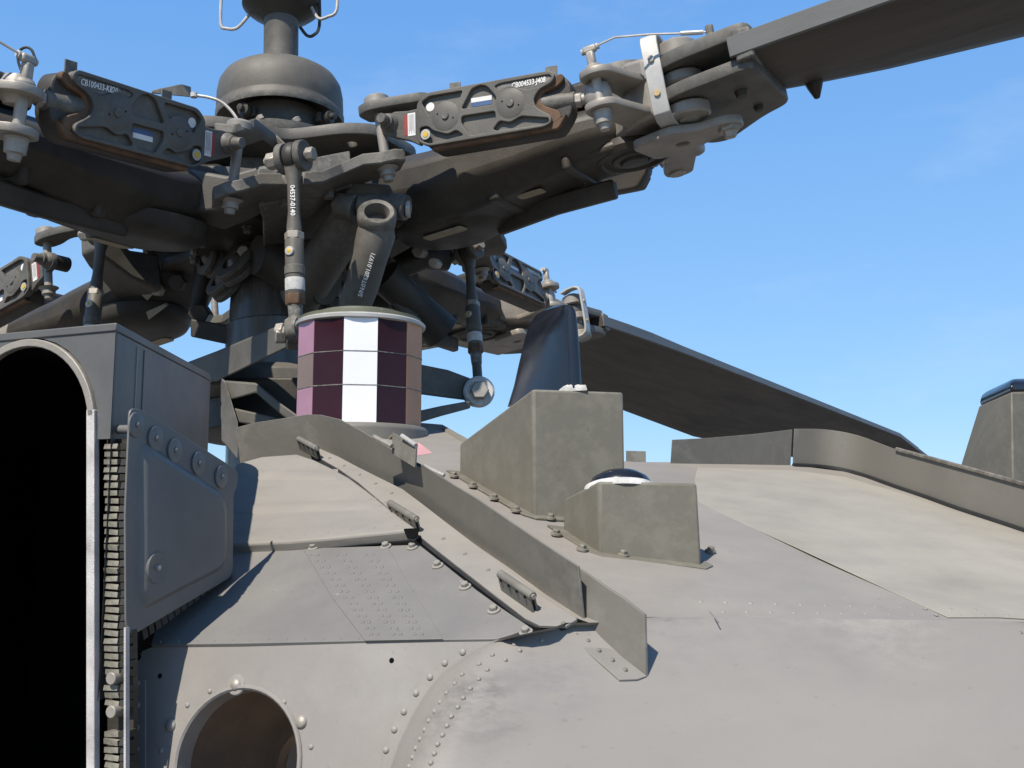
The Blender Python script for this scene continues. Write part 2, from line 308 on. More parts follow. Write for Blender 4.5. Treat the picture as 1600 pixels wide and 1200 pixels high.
# shared fasteners, z up from the surface
def mesh_bolt(name, r, h, mat, washer=True, hexa=True):
    b = MB()
    if washer: b.lathe([(r*1.55, -0.0005), (r*1.55, h*0.28), (r*1.3, h*0.36), (0.0001, h*0.36)], seg=14)
    b.lathe([(r, h*0.3), (r, h*0.85), (r*0.8, h), (0.0001, h)], seg=6 if hexa else 12)
    return b.mesh(name, M[mat], sharp=30)
def mesh_rivet(name, r, mat): 
    return MB().lathe([(r, -0.0006), (r*0.98, r*0.12), (r*0.75, r*0.42), (r*0.4, r*0.58), (0.0001, r*0.62)], seg=10).mesh(name, M[mat], sharp=60)
BOLT_DECK = mesh_bolt('bolt', 0.0044, 0.0065, 'mount'); BOLT_PANEL = mesh_bolt('bolt', 0.0042, 0.006, 'panel')
RIV_PLATE = mesh_rivet('rivet', 0.0034, 'plate'); RIV_SMALL = mesh_rivet('rivet', 0.0024, 'fence')
def put(me, name, p, n, parent):
    o = newobj(name, me, parent); m = axis(p, n) @ Matrix.Rotation(random.random()*3, 4, 'Z'); o.matrix_basis = mw(parent).inverted() @ m; return o

# ------------------------------------------------------------------ the setting
g = MB().grid([[Vector((x, y, 0)) for x in (-1500, -60, -10, 10, 60, 1500)] for y in (-1500, -60, -10, 10, 60, 1500)]).build('ground', 'concrete', None)
g['kind'] = 'structure'; g['label'] = 'pale concrete apron under the helicopter'

# ------------------------------------------------------------------ fuselage: deck, panels, bulkhead, fences
def interp(tab, x):
    if x <= tab[0][0]: return tab[0][1]
    for (a, p), (b, q) in zip(tab, tab[1:]):
        if x <= b: return p + (q-p)*(x-a)/(b-a)
    return tab[-1][1]
assert FO
fus = thing('helicopter_fuselage', 'dusty tan and grey helicopter rear fuselage deck with riveted panels and long angle fences', 'fuselage', FO)
def pl(pts, fn, off=0.0): return [fn(x, y, off) for x, y in pts]
FAR = [(470, 655), (480, 650), (560, 664), (640, 668), (700, 672), (728, 690), (760, 700), (980, 722), (1050, 722), (1240, 727), (1320, 737), (1400, 760), (1500, 795), (1600, 828), (1800, 905), (2000, 1000)]
BASE = [(480, 703), (500, 706), (560, 734), (630, 770), (662, 794), (707, 829), (784, 887), (843, 935), (903, 973), (960, 972), (1000, 964), (1300, 966), (1600, 972), (1800, 985), (2000, 1005)]
xs = list(range(480, 760, 20)) + list(range(760, 2001, 40))
rows = [[U(x, interp(FAR, x)*(1-t) + interp(BASE, x)*t) + UN*0.0016*math.sin(x*0.011+t*5)*math.sin(t*PI) for x in xs] for t in [i/14 for i in range(15)]]
rows.insert(0, [p + Vector((0.01, 0.02, -0.35)) for p in rows[0]])
deck = MB().grid(rows).build('deck_skin', 'deck', fus, sharp=50)
# the aft fairing rolls down from the deck towards the viewer; its left edge curls in to the bulkhead
A0, B0 = L(240, 1006), L(775, 998)
VX = (B0-A0).normalized(); VN = Vector((VX.y, -VX.x, 0)).normalized()
if VN.y > 0: VN = -VN
VN = (VN + Vector((0, 0, 0.22))).normalized(); VN = (VN - VX*VN.dot(VX)).normalized(); VY = VN.cross(VX)
if VY.z < 0: VY = -VY
ARC = [(985, 800), (1000, 775), (1020, 735), (1050, 692), (1085, 664), (1120, 643), (1160, 624), (1200, 610), (1300, 588), (1500, 570), (1700, 560)]
FAIR = (-0.906, -0.373, 0.85)
def skin(x, y, k=0.03):                     # depth of deck and fairing along a pixel's ray
    pu = U(x, y).y; pf = on(x, y, FAIR).y
    return max(pu, pf) + (k*math.exp(-abs(pu-pf)/k)*0.5 if k > 1e-4 else 0)
def fair(s, t):
    yb = 1650
    y0 = 1000; x = 0
    for _ in range(6):
        x = interp(ARC, y0)*(1-s) + 2000*s; y0 = interp(BASE, max(x, 903)) if x > 880 else 1000-(x-775)*0.22
    y = y0*(1-t) + yb*t
    xa = interp(ARC, y); x = xa*(1-s) + 2000*s
    Y = skin(x, y, 0.03*min(1, t*9)) if t > 0 else U(x, y).y
    w = (x-xa)/95
    if w < 1:
        c = 1-math.sqrt(max(0, 1-(1-w)**2)); Y = Y*(1-c) + (onp(x, y, A0, VN).y-0.004)*c
    return at(x, y, Y)
ss = [0, .003, .008, .015, .025, .04, .055, .07, .09] + [0.09+0.91*i/26 for i in range(1, 27)]
MB().grid([[fair(s, (i/30)**1.4) for s in ss] for i in range(31)]).build('aft_fairing', 'fairing', fus, sharp=50)
# seams and rivets of the deck
OV = [(1092, 785), (1160, 817), (1240, 853), (1320, 890), (1400, 927), (1482, 964), (1560, 964), (1700, 972), (1790, 975), (1700, 885), (1600, 836), (1500, 803), (1400, 768), (1320, 745), (1240, 735), (1150, 732), (1090, 730), (1085, 750)]
MB().sheet(pl(OV, U, 0.0016), -UN*0.0012).build('upper_skin_panel', 'dusty', deck, 0.0004)
MB().tube([U(1108+i*5, 955+i*6, 0.0001) for i in range(4)], 0.0006, 6).build('panel_seam', 'access', deck)
rv = MB()
for i in range(13):
    rv.lathe([(0.0026, -0.0005), (0.002, 0.0007), (0.0001, 0.001)], axis(U(1095+i*39, 940+i*1.2, 0.0016 if i > 8 else 0), UN), 8)
    rv.lathe([(0.0026, -0.0005), (0.002, 0.0007), (0.0001, 0.001)], axis(U(1130+i*37, 956+i*0.5, 0.0016 if i > 8 else 0), UN), 8)
o = rv.build('rivet_rows', 'deck', deck, sharp=60); o['kind'] = 'stuff'
MB().strip([at(x, y, skin(x, y)-.002) for x, y in ((1545, 972), (1590, 998), (1640, 1025), (1700, 1055))], [at(x, y, skin(x, y)-.002) for x, y in ((1620, 974), (1660, 980), (1720, 990), (1780, 1000))], Vector((0, .003, -.002))).build('corner_plate', 'fence', fus, 0.0005)
cr = MB()
for i in range(6):
    for j in range(2):
        x, y = 1572+i*26+j*22, 978+i*4+j*12; cr.lathe([(0.003, -0.0005), (0.0022, 0.002), (0.0001, 0.0026)], axis(at(x, y, skin(x, y)-.003), nrm(FAIR)), 8)
o = cr.build('rivet_rows', 'fence', fus, sharp=60); o['kind'] = 'stuff'
# walls below the deck, so that the body is closed when seen from the side
MB().hexa([at(-60, 1000, 1.45)+Vector((0, 0, -0.6)), at(640, 1000, 1.05)+Vector((0, 0, -0.6)), at(640, 1000, 2.1)+Vector((0, 0, -0.6)), at(-60, 1000, 2.1)+Vector((0, 0, -0.6))],
          [at(250, 900, 1.5), at(640, 930, 1.2), at(560, 735, 1.62), at(420, 735, 1.62)]).build('inner_structure', 'dark', fus)
# long left fence
FB = [(480, 703), (500, 704), (530, 717), (560, 733), (600, 753), (630, 768), (662, 792), (707, 827), (745, 856), (784, 885), (820, 914), (843, 933), (903, 972)]
FT = [(480, 647.5), (500, 648), (530, 655), (560, 671), (600, 695), (630, 713), (662, 728), (690, 742), (698, 751), (740, 776), (784, 806), (843, 846), (903, 885)]
def smooth(px, n=4):                        # Catmull-Rom through picture points
    out_ = []
    for i in range(len(px)-1):
        p0, p1, p2, p3 = (Vector(px[max(0, min(len(px)-1, i+k))]) for k in (-1, 0, 1, 2))
        for j in range(n):
            t_ = j/n; out_.append(tuple(0.5*((2*p1) + (p2-p0)*t_ + (2*p0-5*p1+4*p2-p3)*t_*t_ + (3*p1-p0-3*p2+p3)*t_**3)))
    return out_ + [tuple(px[-1])]
def fence_pts(px, tops, fn, n):
    tops = smooth(tops)
    b = [fn(x, y) for x, y in px]; t = []
    for (x, y), p in zip(px, b):
        yt = interp(tops, x); t.append(at(x, yt, p.y + 0.0))
    return b, t
b, t = fence_pts(FB, FT, L, LN)
side = (b[-1]-b[0]).normalized().cross(LN).normalized()      # across the fence
fm = MB(); fm.strip([p - LN*0.05 + side*0 for p in b], t, Vector((0.0019, 0.0012, 0)))
fence = fm.build('long_fence', 'fence', fus, 0.0004)
FL = [(480, 706), (500, 716), (530, 733), (560, 754), (600, 788), (630, 812), (656, 838), (700, 873), (745, 908), (784, 938), (820, 966), (843, 977), (884, 978)]
MB().strip([L(x, y, 0.0035) for x, y in FL], [p + LN*0.0035 for p in b], -LN*0.003).build('fence_flange', 'panel', fence, 0.0005)
# dark strip painted in as the gap's shadow beside the flange
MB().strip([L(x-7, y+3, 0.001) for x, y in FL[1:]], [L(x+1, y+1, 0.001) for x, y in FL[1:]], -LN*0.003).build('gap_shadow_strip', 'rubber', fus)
for x, y in [(515, 716), (538, 728), (562, 742), (587, 756), (612, 771), (693, 842), (727, 866), (763, 891), (880, 974)]: put(RIV_SMALL, 'rivet', L(x, y, 0.0035), LN, fence)
# cross fence left of it
b, t = fence_pts([(368, 722), (400, 716), (440, 709), (482, 702)], [(368, 664), (400, 660), (440, 654), (482, 647)], L, LN)
t[0] = t[0]*0.93 + b[0]*0.07
MB().strip([p-LN*0.04 for p in b], t, Vector((0.001, 0.0018, 0))).build('cross_fence', 'fence', fus, 0.0004)
# end bracket of the long fence
b, t = fence_pts([(905, 972), (940, 1000), (975, 1028), (1011, 1056)], [(905, 888), (940, 912), (990, 944), (1011, 962)], U, UN)
BK = [(905, 972), (940, 1000), (975, 1028), (1011, 1056)]
b = [at(x, y, skin(x, y)-0.002) for x, y in BK]
t = [at(x, y, p.y) for (x, y), p in zip([(905, 888), (940, 912), (975, 935), (1007, 960)], b)]
eb = MB().strip([p - UN*0.004 for p in b], t, Vector((0.0022, 0.0014, 0))).build('end_bracket', 'fence', fus, 0.0005)
fl = [at(x, y, skin(x, y)-0.003) for x, y in ((884, 990), (935, 1033), (968, 1062), (996, 1061))]
MB().strip(fl, b, Vector((0, 0.0015, -0.003))).build('bracket_flange', 'panel', eb, 0.0004)
for x, y in [(901, 992), (919, 1001), (936, 1016), (957, 1031), (977, 1046)]:
    put(RIV_SMALL, 'rivet', at(x, y, skin(x, y)-0.003), nrm(FAIR), eb)
# right fences
b, t = fence_pts([(1050, 725), (1110, 726), (1180, 727), (1238, 728)], [(1050, 687), (1110, 684), (1180, 678), (1238, 671)], U, UN)
MB().strip([p-UN*0.03 for p in b], t, Vector((0, 0.0025, 0))).build('far_fence', 'fence', fus, 0.0006)
RB = smooth([(1241, 728), (1290, 731), (1340, 741), (1400, 762), (1450, 779), (1500, 797), (1600, 830), (1700, 866), (1850, 925)])
RT = [(1241, 670), (1290, 671), (1340, 680), (1400, 702), (1440, 713), (1600, 757), (1850, 830)]
b, t = fence_pts(RB, RT, U, UN)
rf = MB().strip([p-UN*0.03 for p in b], t, Vector((0.001, 0.0028, 0))).build('far_fence', 'fence', fus, 0.0006)
MB().tube([p + Vector((-0.003, -0.006, 0.001)) for p in b], 0.0045, 6).build('rubber_seal', 'rubber', rf)
MB().tube([p + Vector((0, -0.003, 0)) for p, (x, y) in zip(t, RB) if x > 1399], 0.004, 6).build('top_strip', 'rotor', rf)
MB().hexa([at(978, 727, 2.05), at(1009, 727, 2.05), at(1009, 727, 2.12), at(978, 727, 2.12)], [at(978, 704, 2.05), at(1009, 705, 2.05), at(1009, 705, 2.12), at(978, 704, 2.12)]).build('fence_stub', 'fence', fus, 0.001)
# hinged panel with its front lip
HP = [(362, 735), (370, 724), (410, 713), (465, 709), (492, 718), (515, 729), (545, 745), (575, 767), (600, 787), (630, 810), (652, 826), (640, 828), (600, 832), (560, 836), (500, 842), (450, 846), (405, 848), (366, 850), (320, 852), (280, 853), (300, 780)]
hp = MB().sheet(pl(HP, L, 0.013), -LN*0.0155).build('hinged_panel', 'panel', fus, 0.0035, seg=3)
for tab, w in ((((372, 742), (528, 742)), 3), (((350, 797), (588, 787)), 4)):
    (xa, ya), (xb, yb) = tab
    sec = []
    for i in range(9):
        x, y = xa+(xb-xa)*i/8, ya+(yb-ya)*i/8
        sec.append([L(x, y+q, 0.0131+(h if 0 < i < 8 else -0.0006)) for q, h in ((-9, -0.0006), (-5, 0.0016), (5, 0.0016), (9, -0.0006))])
    MB().grid([[s[j] for s in sec] for j in range(4)]).build('stiffener_ridge', 'panel', hp, sharp=60)
rv = MB()
for a, b_, n in (((385, 735), (540, 738), 6), ((375, 800), (600, 785), 8), ((440, 840), (620, 822), 6), ((500, 728), (625, 812), 9)):
    for i in range(n): rv.lathe([(0.0022, -0.0003), (0.0016, 0.0009), (0.0001, 0.0012)], axis(L(a[0]+(b_[0]-a[0])*i/(n-1), a[1]+(b_[1]-a[1])*i/(n-1), 0.0131), LN), 8)
o = rv.build('rivet_rows', 'panel', hp, sharp=60); o['kind'] = 'stuff'
MB().sheet([L(x, y, 0.0138) for x, y in rounded([(630, 826), (654, 825), (653, 836), (647, 841), (636, 840)], 3)], -LN*0.001).build('drain_hole', 'soot', hp)
# access panel
AP = [(260, 862), (365, 861), (500, 856), (655, 851), (700, 886), (745, 922), (784, 950), (829, 980), (800, 991), (775, 998), (570, 1001), (380, 1005), (236, 1007), (250, 960), (240, 900)]
ap = MB().sheet(pl(AP, L, 0.001), -LN*0.004).build('access_panel', 'access', fus, 0.0006)
MB().sheet(pl([(474, 858), (606, 854), (640, 915), (692, 998), (570, 1000.5), (520, 935)], L, 0.0022), -LN*0.001).build('doubler_strip', 'access', ap, 0.0004)
rv = MB()
for (xt, xb) in ((486, 580), (497, 590), (528, 615), (539, 626), (572, 648), (583, 659)):
    for i in range(14):
        t_ = i/13; x = xt+(xb-xt)*(t_**0.9); y = 868+(992-868)*t_
        rv.lathe([(0.0022, -0.0003), (0.0017, 0.0012), (0.0001, 0.0017)], axis(L(x, y, 0.0022), LN), 8)
for a, b_, n in (((250, 1003), (560, 999), 12), ((392, 925), (488, 926), 4), ((645, 924), (682, 922), 2)):
    for i in range(n): rv.lathe([(0.002, -0.0003), (0.0015, 0.0008), (0.0001, 0.0011)], axis(L(a[0]+(b_[0]-a[0])*i/(n-1), a[1]+(b_[1]-a[1])*i/(n-1), 0.001), LN), 7)
o = rv.build('rivet_rows', 'access', ap, sharp=60); o['kind'] = 'stuff'
for x, y in [(490, 857), (603, 855), (645, 856), (684, 885), (727, 918), (772, 955), (822, 989)]: put(BOLT_PANEL, 'bolt', L(x, y, 0.001), LN, ap)
# bulkhead plate with the round opening
def v2(x, y):
    p = onp(x, y, A0, VN) - A0; return (p.dot(VX), p.dot(VY))
VM = Matrix(((VX.x, VY.x, VN.x, A0.x), (VX.y, VY.y, VN.y, A0.y), (VX.z, VY.z, VN.z, A0.z), (0, 0, 0, 1)))
if VX.cross(VY).dot(VN) < 0: VM = Matrix(((VX.x, VY.x, VN.x, A0.x), (VX.y, VY.y, VN.y, A0.y), (VX.z, VY.z, VN.z, A0.z), (0, 0, 0, 1)))
hc = v2(369, 1193); hr = (Vector(v2(466, 1193)) - Vector(v2(271, 1193))).length/2
out = [v2(*p) for p in [(204, 1400), (205, 1062), (209, 1037), (223, 1017), (246, 1008), (400, 1007), (570, 1004), (775, 1000), (800, 1010), (780, 1400)]]
def edge_hit(a):                            # from the opening's centre outwards to the plate's outline
    d = Vector((math.cos(a), math.sin(a))); c = Vector(hc); best = 9
    for p, q in zip(out, out[1:]+out[:1]):
        p, q = Vector(p), Vector(q); e = q-p; den = d.x*e.y - d.y*e.x
        if abs(den) < 1e-9: continue
        w = p-c; t_ = (w.x*e.y - w.y*e.x)/den; u_ = (w.x*d.y - w.y*d.x)/den
        if t_ > 0 and -1e-6 <= u_ <= 1+1e-6: best = min(best, t_)
    return c + d*best
angs = sorted([2*PI*i/72 for i in range(72)] + [math.atan2(p[1]-hc[1], p[0]-hc[0]) % (2*PI) for p in out])
inn = [Vector((hc[0]+hr*math.cos(a), hc[1]+hr*math.sin(a))) for a in angs]; outr = [edge_hit(a) for a in angs]; n_ = len(angs)
pv = [Vector((*p, 0)) for p in inn] + [Vector((*p, 0)) for p in outr] + [Vector((*p, -.002)) for p in inn] + [Vector((*p, -.002)) for p in outr]; pf_ = []
for i in range(n_):
    q = (i+1) % n_; pf_ += [(i, n_+i, n_+q, q), (2*n_+i, 2*n_+q, 3*n_+q, 3*n_+i), (i, q, 2*n_+q, 2*n_+i), (n_+i, 3*n_+i, 3*n_+q, n_+q)]
bh = MB().add(pv, pf_, VM).build('bulkhead_plate', 'plate', fus, sharp=40)
for x, y, r in ((250, 1056, .0026), (612, 1032, .0026), (217, 1027, .003)):
    MB().lathe([(r, 0.0002), (r*.9, 0.0004), (0.0001, 0.0003)], axis(onp(x, y, A0, VN), VN), 14).build('drilled_hole', 'soot', bh)
HM = VM @ Matrix.Translation((hc[0], hc[1], 0))
MB().lathe([(hr+0.0005, -0.002), (hr+0.0022, 0.0012), (hr+0.001, 0.0028), (hr-0.0012, 0.003), (hr-0.003, 0.001), (hr-0.0032, -0.02), (hr-0.001, -0.02)], HM, 48, cap=False).build('rolled_lip', 'plate', bh)
MB().lathe([(hr+0.006, -0.006), (hr+0.008, -0.10), (hr*0.75, -0.17), (0.0001, -0.19)], HM, 40, cap=False).build('outlet_tube', 'nozzle', bh)
MB().lathe([(hr*0.5, -0.14), (hr*0.55, -0.13), (hr*0.6, -0.14)], HM, 32, cap=False).build('tube_ring', 'nozzle', bh)
band = [(1205, 594), (1172, 600), (1140, 610), (1112, 622), (1085, 640), (1060, 664), (1040, 690), (1020, 723), (1008, 752), (1001, 772)]
MB().strip([onp(x, y, A0+VN*0.0022, VN) for y, x in band], [onp(interp(ARC, y)+14, y+2, A0+VN*0.0022, VN) for y, x in band], -VN*0.0025).build('edge_band', 'plate', bh, 0.0004)
MB().strip([onp(204.5, y, A0+VN*0.0012, VN) for y in (1062, 1130, 1300)], [onp(227, y, A0+VN*0.0012, VN) for y in (1062, 1130, 1300)], -VN*0.002).build('edge_band', 'plate', bh, 0.0004)
for x, y in [(723, 1019), (695, 1036), (672, 1058), (650, 1083), (631, 1112), (616, 1140), (603, 1172)]: put(RIV_PLATE, 'rivet', onp(x, y, A0+VN*0.0022, VN), VN, bh)
for x, y in [(215, 1067), (215, 1102), (214, 1137), (213, 1171)]: put(RIV_PLATE, 'rivet', onp(x, y, A0+VN*0.0012, VN), VN, bh)
RIV_MID = mesh_rivet('rivet', 0.0028, 'plate')
for x, y in [(328, 1080), (408, 1078), (293, 1102), (444, 1097), (252, 1173), (486, 1167)]: put(RIV_MID, 'rivet', onp(x, y, A0, VN), VN, bh)
SC = MB().lathe([(0.0105, -0.0004), (0.0095, 0.0008), (0.0066, 0.0012)], seg=20).mesh('sealant_ring', M['plate'])
for (x, y), w in (((369, 1070), 1), ((267, 1133), 0), ((471, 1128), 0)):
    p = onp(x, y, A0, VN)
    sb = MB().lathe([(0.0062, -0.0005), (0.006, 0.0016), (0.0045, 0.0032), (0.0001, 0.004)], axis(p, VN), 16); m = axis(p, VN)
    s_ = sb.build('screw', 'steel', bh, sharp=60)
    MB().box((-0.0034, -0.0007, 0.003), (0.0034, 0.0007, 0.0042), m).box((-0.0007, -0.0034, 0.003), (0.0007, 0.0034, 0.0042), m)
    if w: put(SC, 'sealant_ring', p, VN, bh)
rv = MB()
for i in range(16):
    y = 1012 + i*14; xa = interp(ARC, y)
    for q in (26, 58):
        p = onp(xa+q, y+10, A0, VN); s0 = (xa+q-interp(ARC, y+10))/(2000-interp(ARC, y+10))
        d = fair(max(s0, 0.0), max(0.001, (y+10-1000)/650)); rv.ball(d, 0.0022, 8)
o = rv.build('rivet_rows', 'deck', fus, sharp=60); o['kind'] = 'stuff'
# hinges on the gap
def hinge(p0, p1, drop, nb=4, r=0.0042):
    a, b_ = L(*p0, 0.02), L(*p1, 0.02); d = (b_-a).normalized(); out_ = Vector((-d.y, d.x, 0)).normalized()
    if out_.y > 0: out_ = -out_
    h = MB().sheet([a+out_*0.004, b_+out_*0.004, b_+out_*0.004-LN*drop, a+out_*0.004-LN*drop], -out_*0.0022).build('hinge', 'fence', fus, 0.0005)
    MB().cyl(a-d*0.001, b_+d*0.001, r).build('hinge_barrel', 'fence', h, 0.0006)
    MB().cyl(b_, b_+d*0.003, r*0.55, seg=10).build('hinge_pin', 'steel', h)
    MB().sheet([a-out_*0.003, b_-out_*0.003, b_-out_*0.003-LN*drop, a-out_*0.003-LN*drop], out_*0.002).build('hinge_leaf', 'fence', h, 0.0005)
    n_ = (b_-a).length
    for i in range(nb):
        c = a + d*n_*(i+0.5)/nb + out_*0.0042 - LN*0.0035
        MB().lathe([(0.0022, 0.0006), (0.0001, 0.0007)], axis(c, out_), 10).build('hinge_hole', 'soot', h)
hinge((467, 686), (495, 701), 0.017); hinge((609, 786), (650, 811), 0.016); hinge((782, 897), (832, 931), 0.026)
# bracket on the long fence
q = L(640, 775).y - 0.012
cl = MB().sheet([at(613, 676, q+.02), at(650, 697, q-.03), at(648, 728, q-.03), at(612, 706, q+.02)], Vector((0.002, 0.002, 0))).build('fence_clip', 'fence', fus, 0.0005)
MB().tube([at(628, 681, q-.005), at(650, 696, q-.03)], 0.003, 8).build('clip_edge', 'alu', cl)
MB().tube([at(584, 682, q+.03), at(612, 697, q+.01)], 0.003, 8).build('clip_rod', 'fence', cl)
MB().sheet([at(612, 706, q+.02), at(648, 728, q-.03), at(676, 735, q+.0), at(640, 716, q+.05)], Vector((0, 0, -0.002))).build('clip_tab', 'fence', cl, 0.0004)
MB().tube([at(662, 728, q+.0), at(694, 743, q-.02)], 0.0025, 8).build('clip_rod', 'alu', cl)
la = MB().hexa([U(625, 681, 0.0), U(665, 684, 0.0), U(662, 675, 0.0), U(628, 672, 0.0)], [U(625, 676, 0.004), U(665, 679, 0.004), U(662, 671, 0.004), U(628, 668, 0.004)]).build('deck_latch', 'fence', fus, 0.0008)
MB().tube([U(608, 684, 0.004), U(622, 674, 0.012), U(632, 672, 0.012)], 0.0018, 6).build('latch_wire', 'brass', la)
MB().sheet(pl([(576, 668), (612, 666), (636, 684), (606, 694)], U, 0.001), -UN*0.0008).build('pink_light_patch', 'pink', fus)  # light reflected from the jammer, painted as two pink sheets
MB().sheet(pl([(640, 690), (655, 692), (676, 708), (650, 712)], U, 0.001), -UN*0.0008).build('pink_light_patch', 'pink', fus)
# raised rounded end of the deck behind the jammer
MB().grid([[U(x, interp([(640, 668), (690, 672), (728, 694), (740, 700)], x), 0) + Vector((0, 0.0, h)) + Vector((0, d, 0)) for x in range(600, 741, 10)] for h, d in ((-0.01, -0.01), (0.006, 0.002), (0.012, 0.02), (0.0, 0.05), (-0.15, 0.06))]).build('deck_end_lip', 'fence', fus, sharp=60)

# ------------------------------------------------------------------ antenna mounts
def deck_z(x, y): return ORG.z + DECK[0] + DECK[1]*x + DECK[2]*y
def base_at(px, Y):                          # on the deck, in the column of a pixel, Y ahead
    p = at(px, 829, Y); return Vector((p.x, Y, deck_z(p.x, Y)))
def mount(name, label, corner, right_px, right_dy, back, tops, bolts, group=None, bev=0.004):
    B = U(*corner); R = base_at(right_px, B.y+right_dy); K = U(*back); Q = R+(K-B)
    T = at(tops[0][0], tops[0][1], B.y); TR = at(tops[1][0], tops[1][1], R.y); TK = at(tops[2][0], tops[2][1], K.y); TQ = TR+(TK-T)
    t = thing(name, label, 'antenna mount', (B+Q)/2)
    if group: t['group'] = group
    MB().hexa([B-UN*.002, R-UN*.002, Q-UN*.002, K-UN*.002], [T, TR, TQ, TK]).build('housing', 'mount', t, bev, seg=3)
    a = (B-K).normalized(); r = (R-B).normalized()
    f = MB().sheet([K+UN*.002-a*.014-r*.014, B+UN*.002-r*.014-a*.004, B+UN*.002-r*.004+a*.014, R+UN*.002+a*.014-r*0.004, R+UN*.002+r*.014-a*.004, Q+UN*.002+r*.014-a*.014], -UN*.0025)
    f.build('flange', 'mount', t, 0.0005)
    for x, y in bolts: put(BOLT_DECK, 'bolt', U(x, y, 0.002), UN, t)
    return t, B, R, K, Q, T, TR, TK, TQ
t1, B, R, K, Q, T, TR, TK, TQ = mount('antenna_mount', 'tall olive wedge box carrying a glossy black fin antenna', (835, 807), 979, 0.03, (718, 741), [(832, 607), (975, 612), (718, 693)],
    [(709, 744), (739, 760), (772, 779), (806, 798), (860, 810)])
# black blade antenna on the sloped roof of the tall mount
fa = thing('blade_antenna', 'glossy black swept fin antenna standing on the tall olive wedge box', 'antenna', at(850, 620, 1.43))
secs = []
for ya, yb, xl, xr, wd in ((636, 606, 794, 904, .0165), (604, 590, 804, 903, .0165), (565, 560, 813, 901, .016), (528, 527, 822, 898.5, .015), (506, 504, 829, 896.5, .0135), (491, 488, 840, 895, .0115), (483, 480, 854, 892, .009), (478, 476.5, 866, 888, .005)):
    a, b_ = at(xl, ya, 1.51), at(xr, yb, 1.378); d = (b_-a); d.z = 0; n_ = Vector((-d.y, d.x, 0)).normalized(); ring = []
    for i in range(28):
        th = 2*PI*i/28; c = math.cos(th); x = 0.5+0.5*(abs(c)**0.9)*(1 if c > 0 else -1); w = wd*(abs(math.sin(th))**0.6)*(1 if math.sin(th) > 0 else -1)*(0.35+0.65*min(1, x*1.4))
        ring.append(a + (b_-a)*x + n_*w)
    secs.append(ring)
MB().loft(secs).build('fin', 'black', fa, sharp=50)
se = MB(); cen = sum(secs[0], Vector())/28
rt = T + ((TK-T)+(TR-T))*0.5; rn = (TK-T).cross(TR-T).normalized(); rn = rn if rn.z > 0 else -rn
def roof(p, k, h):
    q_ = cen + (p-cen)*k; q_.y = max(q_.y, T.y+0.014); return Vector((q_.x, q_.y, rt.z - ((q_.x-rt.x)*rn.x + (q_.y-rt.y)*rn.y)/rn.z + h))
low = secs[2]; cen = sum(low, Vector())/28; sd_ = [1+0.05*math.sin(i*2.3) for i in range(28)]
se.loft([[roof(p, 1.16*sd_[i], -0.001) for i, p in enumerate(low)], [roof(p, 1.12*sd_[i], 0.006) for i, p in enumerate(low)], [roof(p, 0.98, 0.0095) for i, p in enumerate(low)]])
se.build('sealant_bead', 'seal', fa, sharp=60)
t2, B, R, K, Q, T, TR, TK, TQ = mount('antenna_mount', 'low olive wedge box topped by a flat black dome antenna', (937, 866), 1097, 0.01, (880, 829), [(935, 751), (1090, 754), (880, 779)],
    [(869, 835), (910, 859), (974, 868), (1076, 871), (1110, 862)])
rc = T + (TR-T)*0.40 + (TK-T)*0.46; rn = (TK-T).cross(TR-T).normalized(); rn = rn if rn.z > 0 else -rn
da = thing('dome_antenna', 'flat glossy black dome antenna in white sealant on the low olive box', 'antenna', rc)
MB().lathe([(0.038, -0.004), (0.038, 0.006), (0.033, 0.014), (0.022, 0.0205), (0.010, 0.0235), (0.0001, 0.024)], axis(rc, rn), 28).build('dome', 'black', da, sharp=60)
MB().lathe([(0.044, -0.003), (0.042, 0.004), (0.038, 0.006)], axis(rc, rn), 28).build('sealant_bead', 'seal', da, sharp=60)
# third mount beyond the far fence
t3 = thing('antenna_mount', 'brown tapered antenna block with black cap beyond the far fence', 'antenna mount', at(1590, 800, 1.95))
b4 = [at(1583, 800, 1.85), at(1700, 800, 1.93), at(1640, 800, 2.2), at(1478, 800, 2.05)]
MB().loft([[p - Vector((0, 0, .5)) for p in b4], b4]).build('plinth', 'fence', t3, .004); t4 = [at(1580, 612, 1.85), at(1670, 610, 1.93), at(1628, 628, 2.17), at(1530, 634, 2.05)]
MB().hexa(b4, t4).build('housing', 'mount', t3, 0.004, seg=3)
c0 = sum(t4, Vector())/4
up_ = Vector((0, 0, 0.022))
MB().loft([[c0+(p-c0)*0.97+Vector((0, 0, -.002)) for p in t4], [c0+(p-c0)*0.99+up_*.3 for p in t4], [c0+(p-c0)*0.95+up_*.85 for p in t4], [c0+(p-c0)*0.8+up_*1.15 for p in t4]]).build('black_cap', 'black', t3, 0.006, seg=3)

# ------------------------------------------------------------------ infrared jammer
JB = U(561, 664); JR = 99/FPX*JB.y; jh = 51/FPX*JB.y
ja = thing('infrared_jammer', 'drum shaped infrared jammer with mirror facets in white, maroon and copper', 'jammer', JB)
JM = Matrix.Translation(JB - Vector((0, 0, 0.03))); facing = math.atan2(-JB.y, -JB.x) + math.radians(0)
MB().lathe([(JR*0.97, 0), (JR*0.97, 3*jh+0.034)], JM, 12).build('core', 'dark', ja)
MB().lathe([(JR*1.10, -.05), (JR*1.10, -.012), (JR*1.06, -.006), (JR*0.95, -.0055)], Matrix.Translation(JB), 40).build('base_ring', 'fence', ja, .002)
mats = ['facet_white', 'facet_dark', 'facet_tan', 'facet_dark', 'facet_tan', 'facet_dark', 'facet_white', 'facet_dark', 'facet_tan', 'facet_dark', 'facet_pink', 'facet_dark']
a12 = PI/12
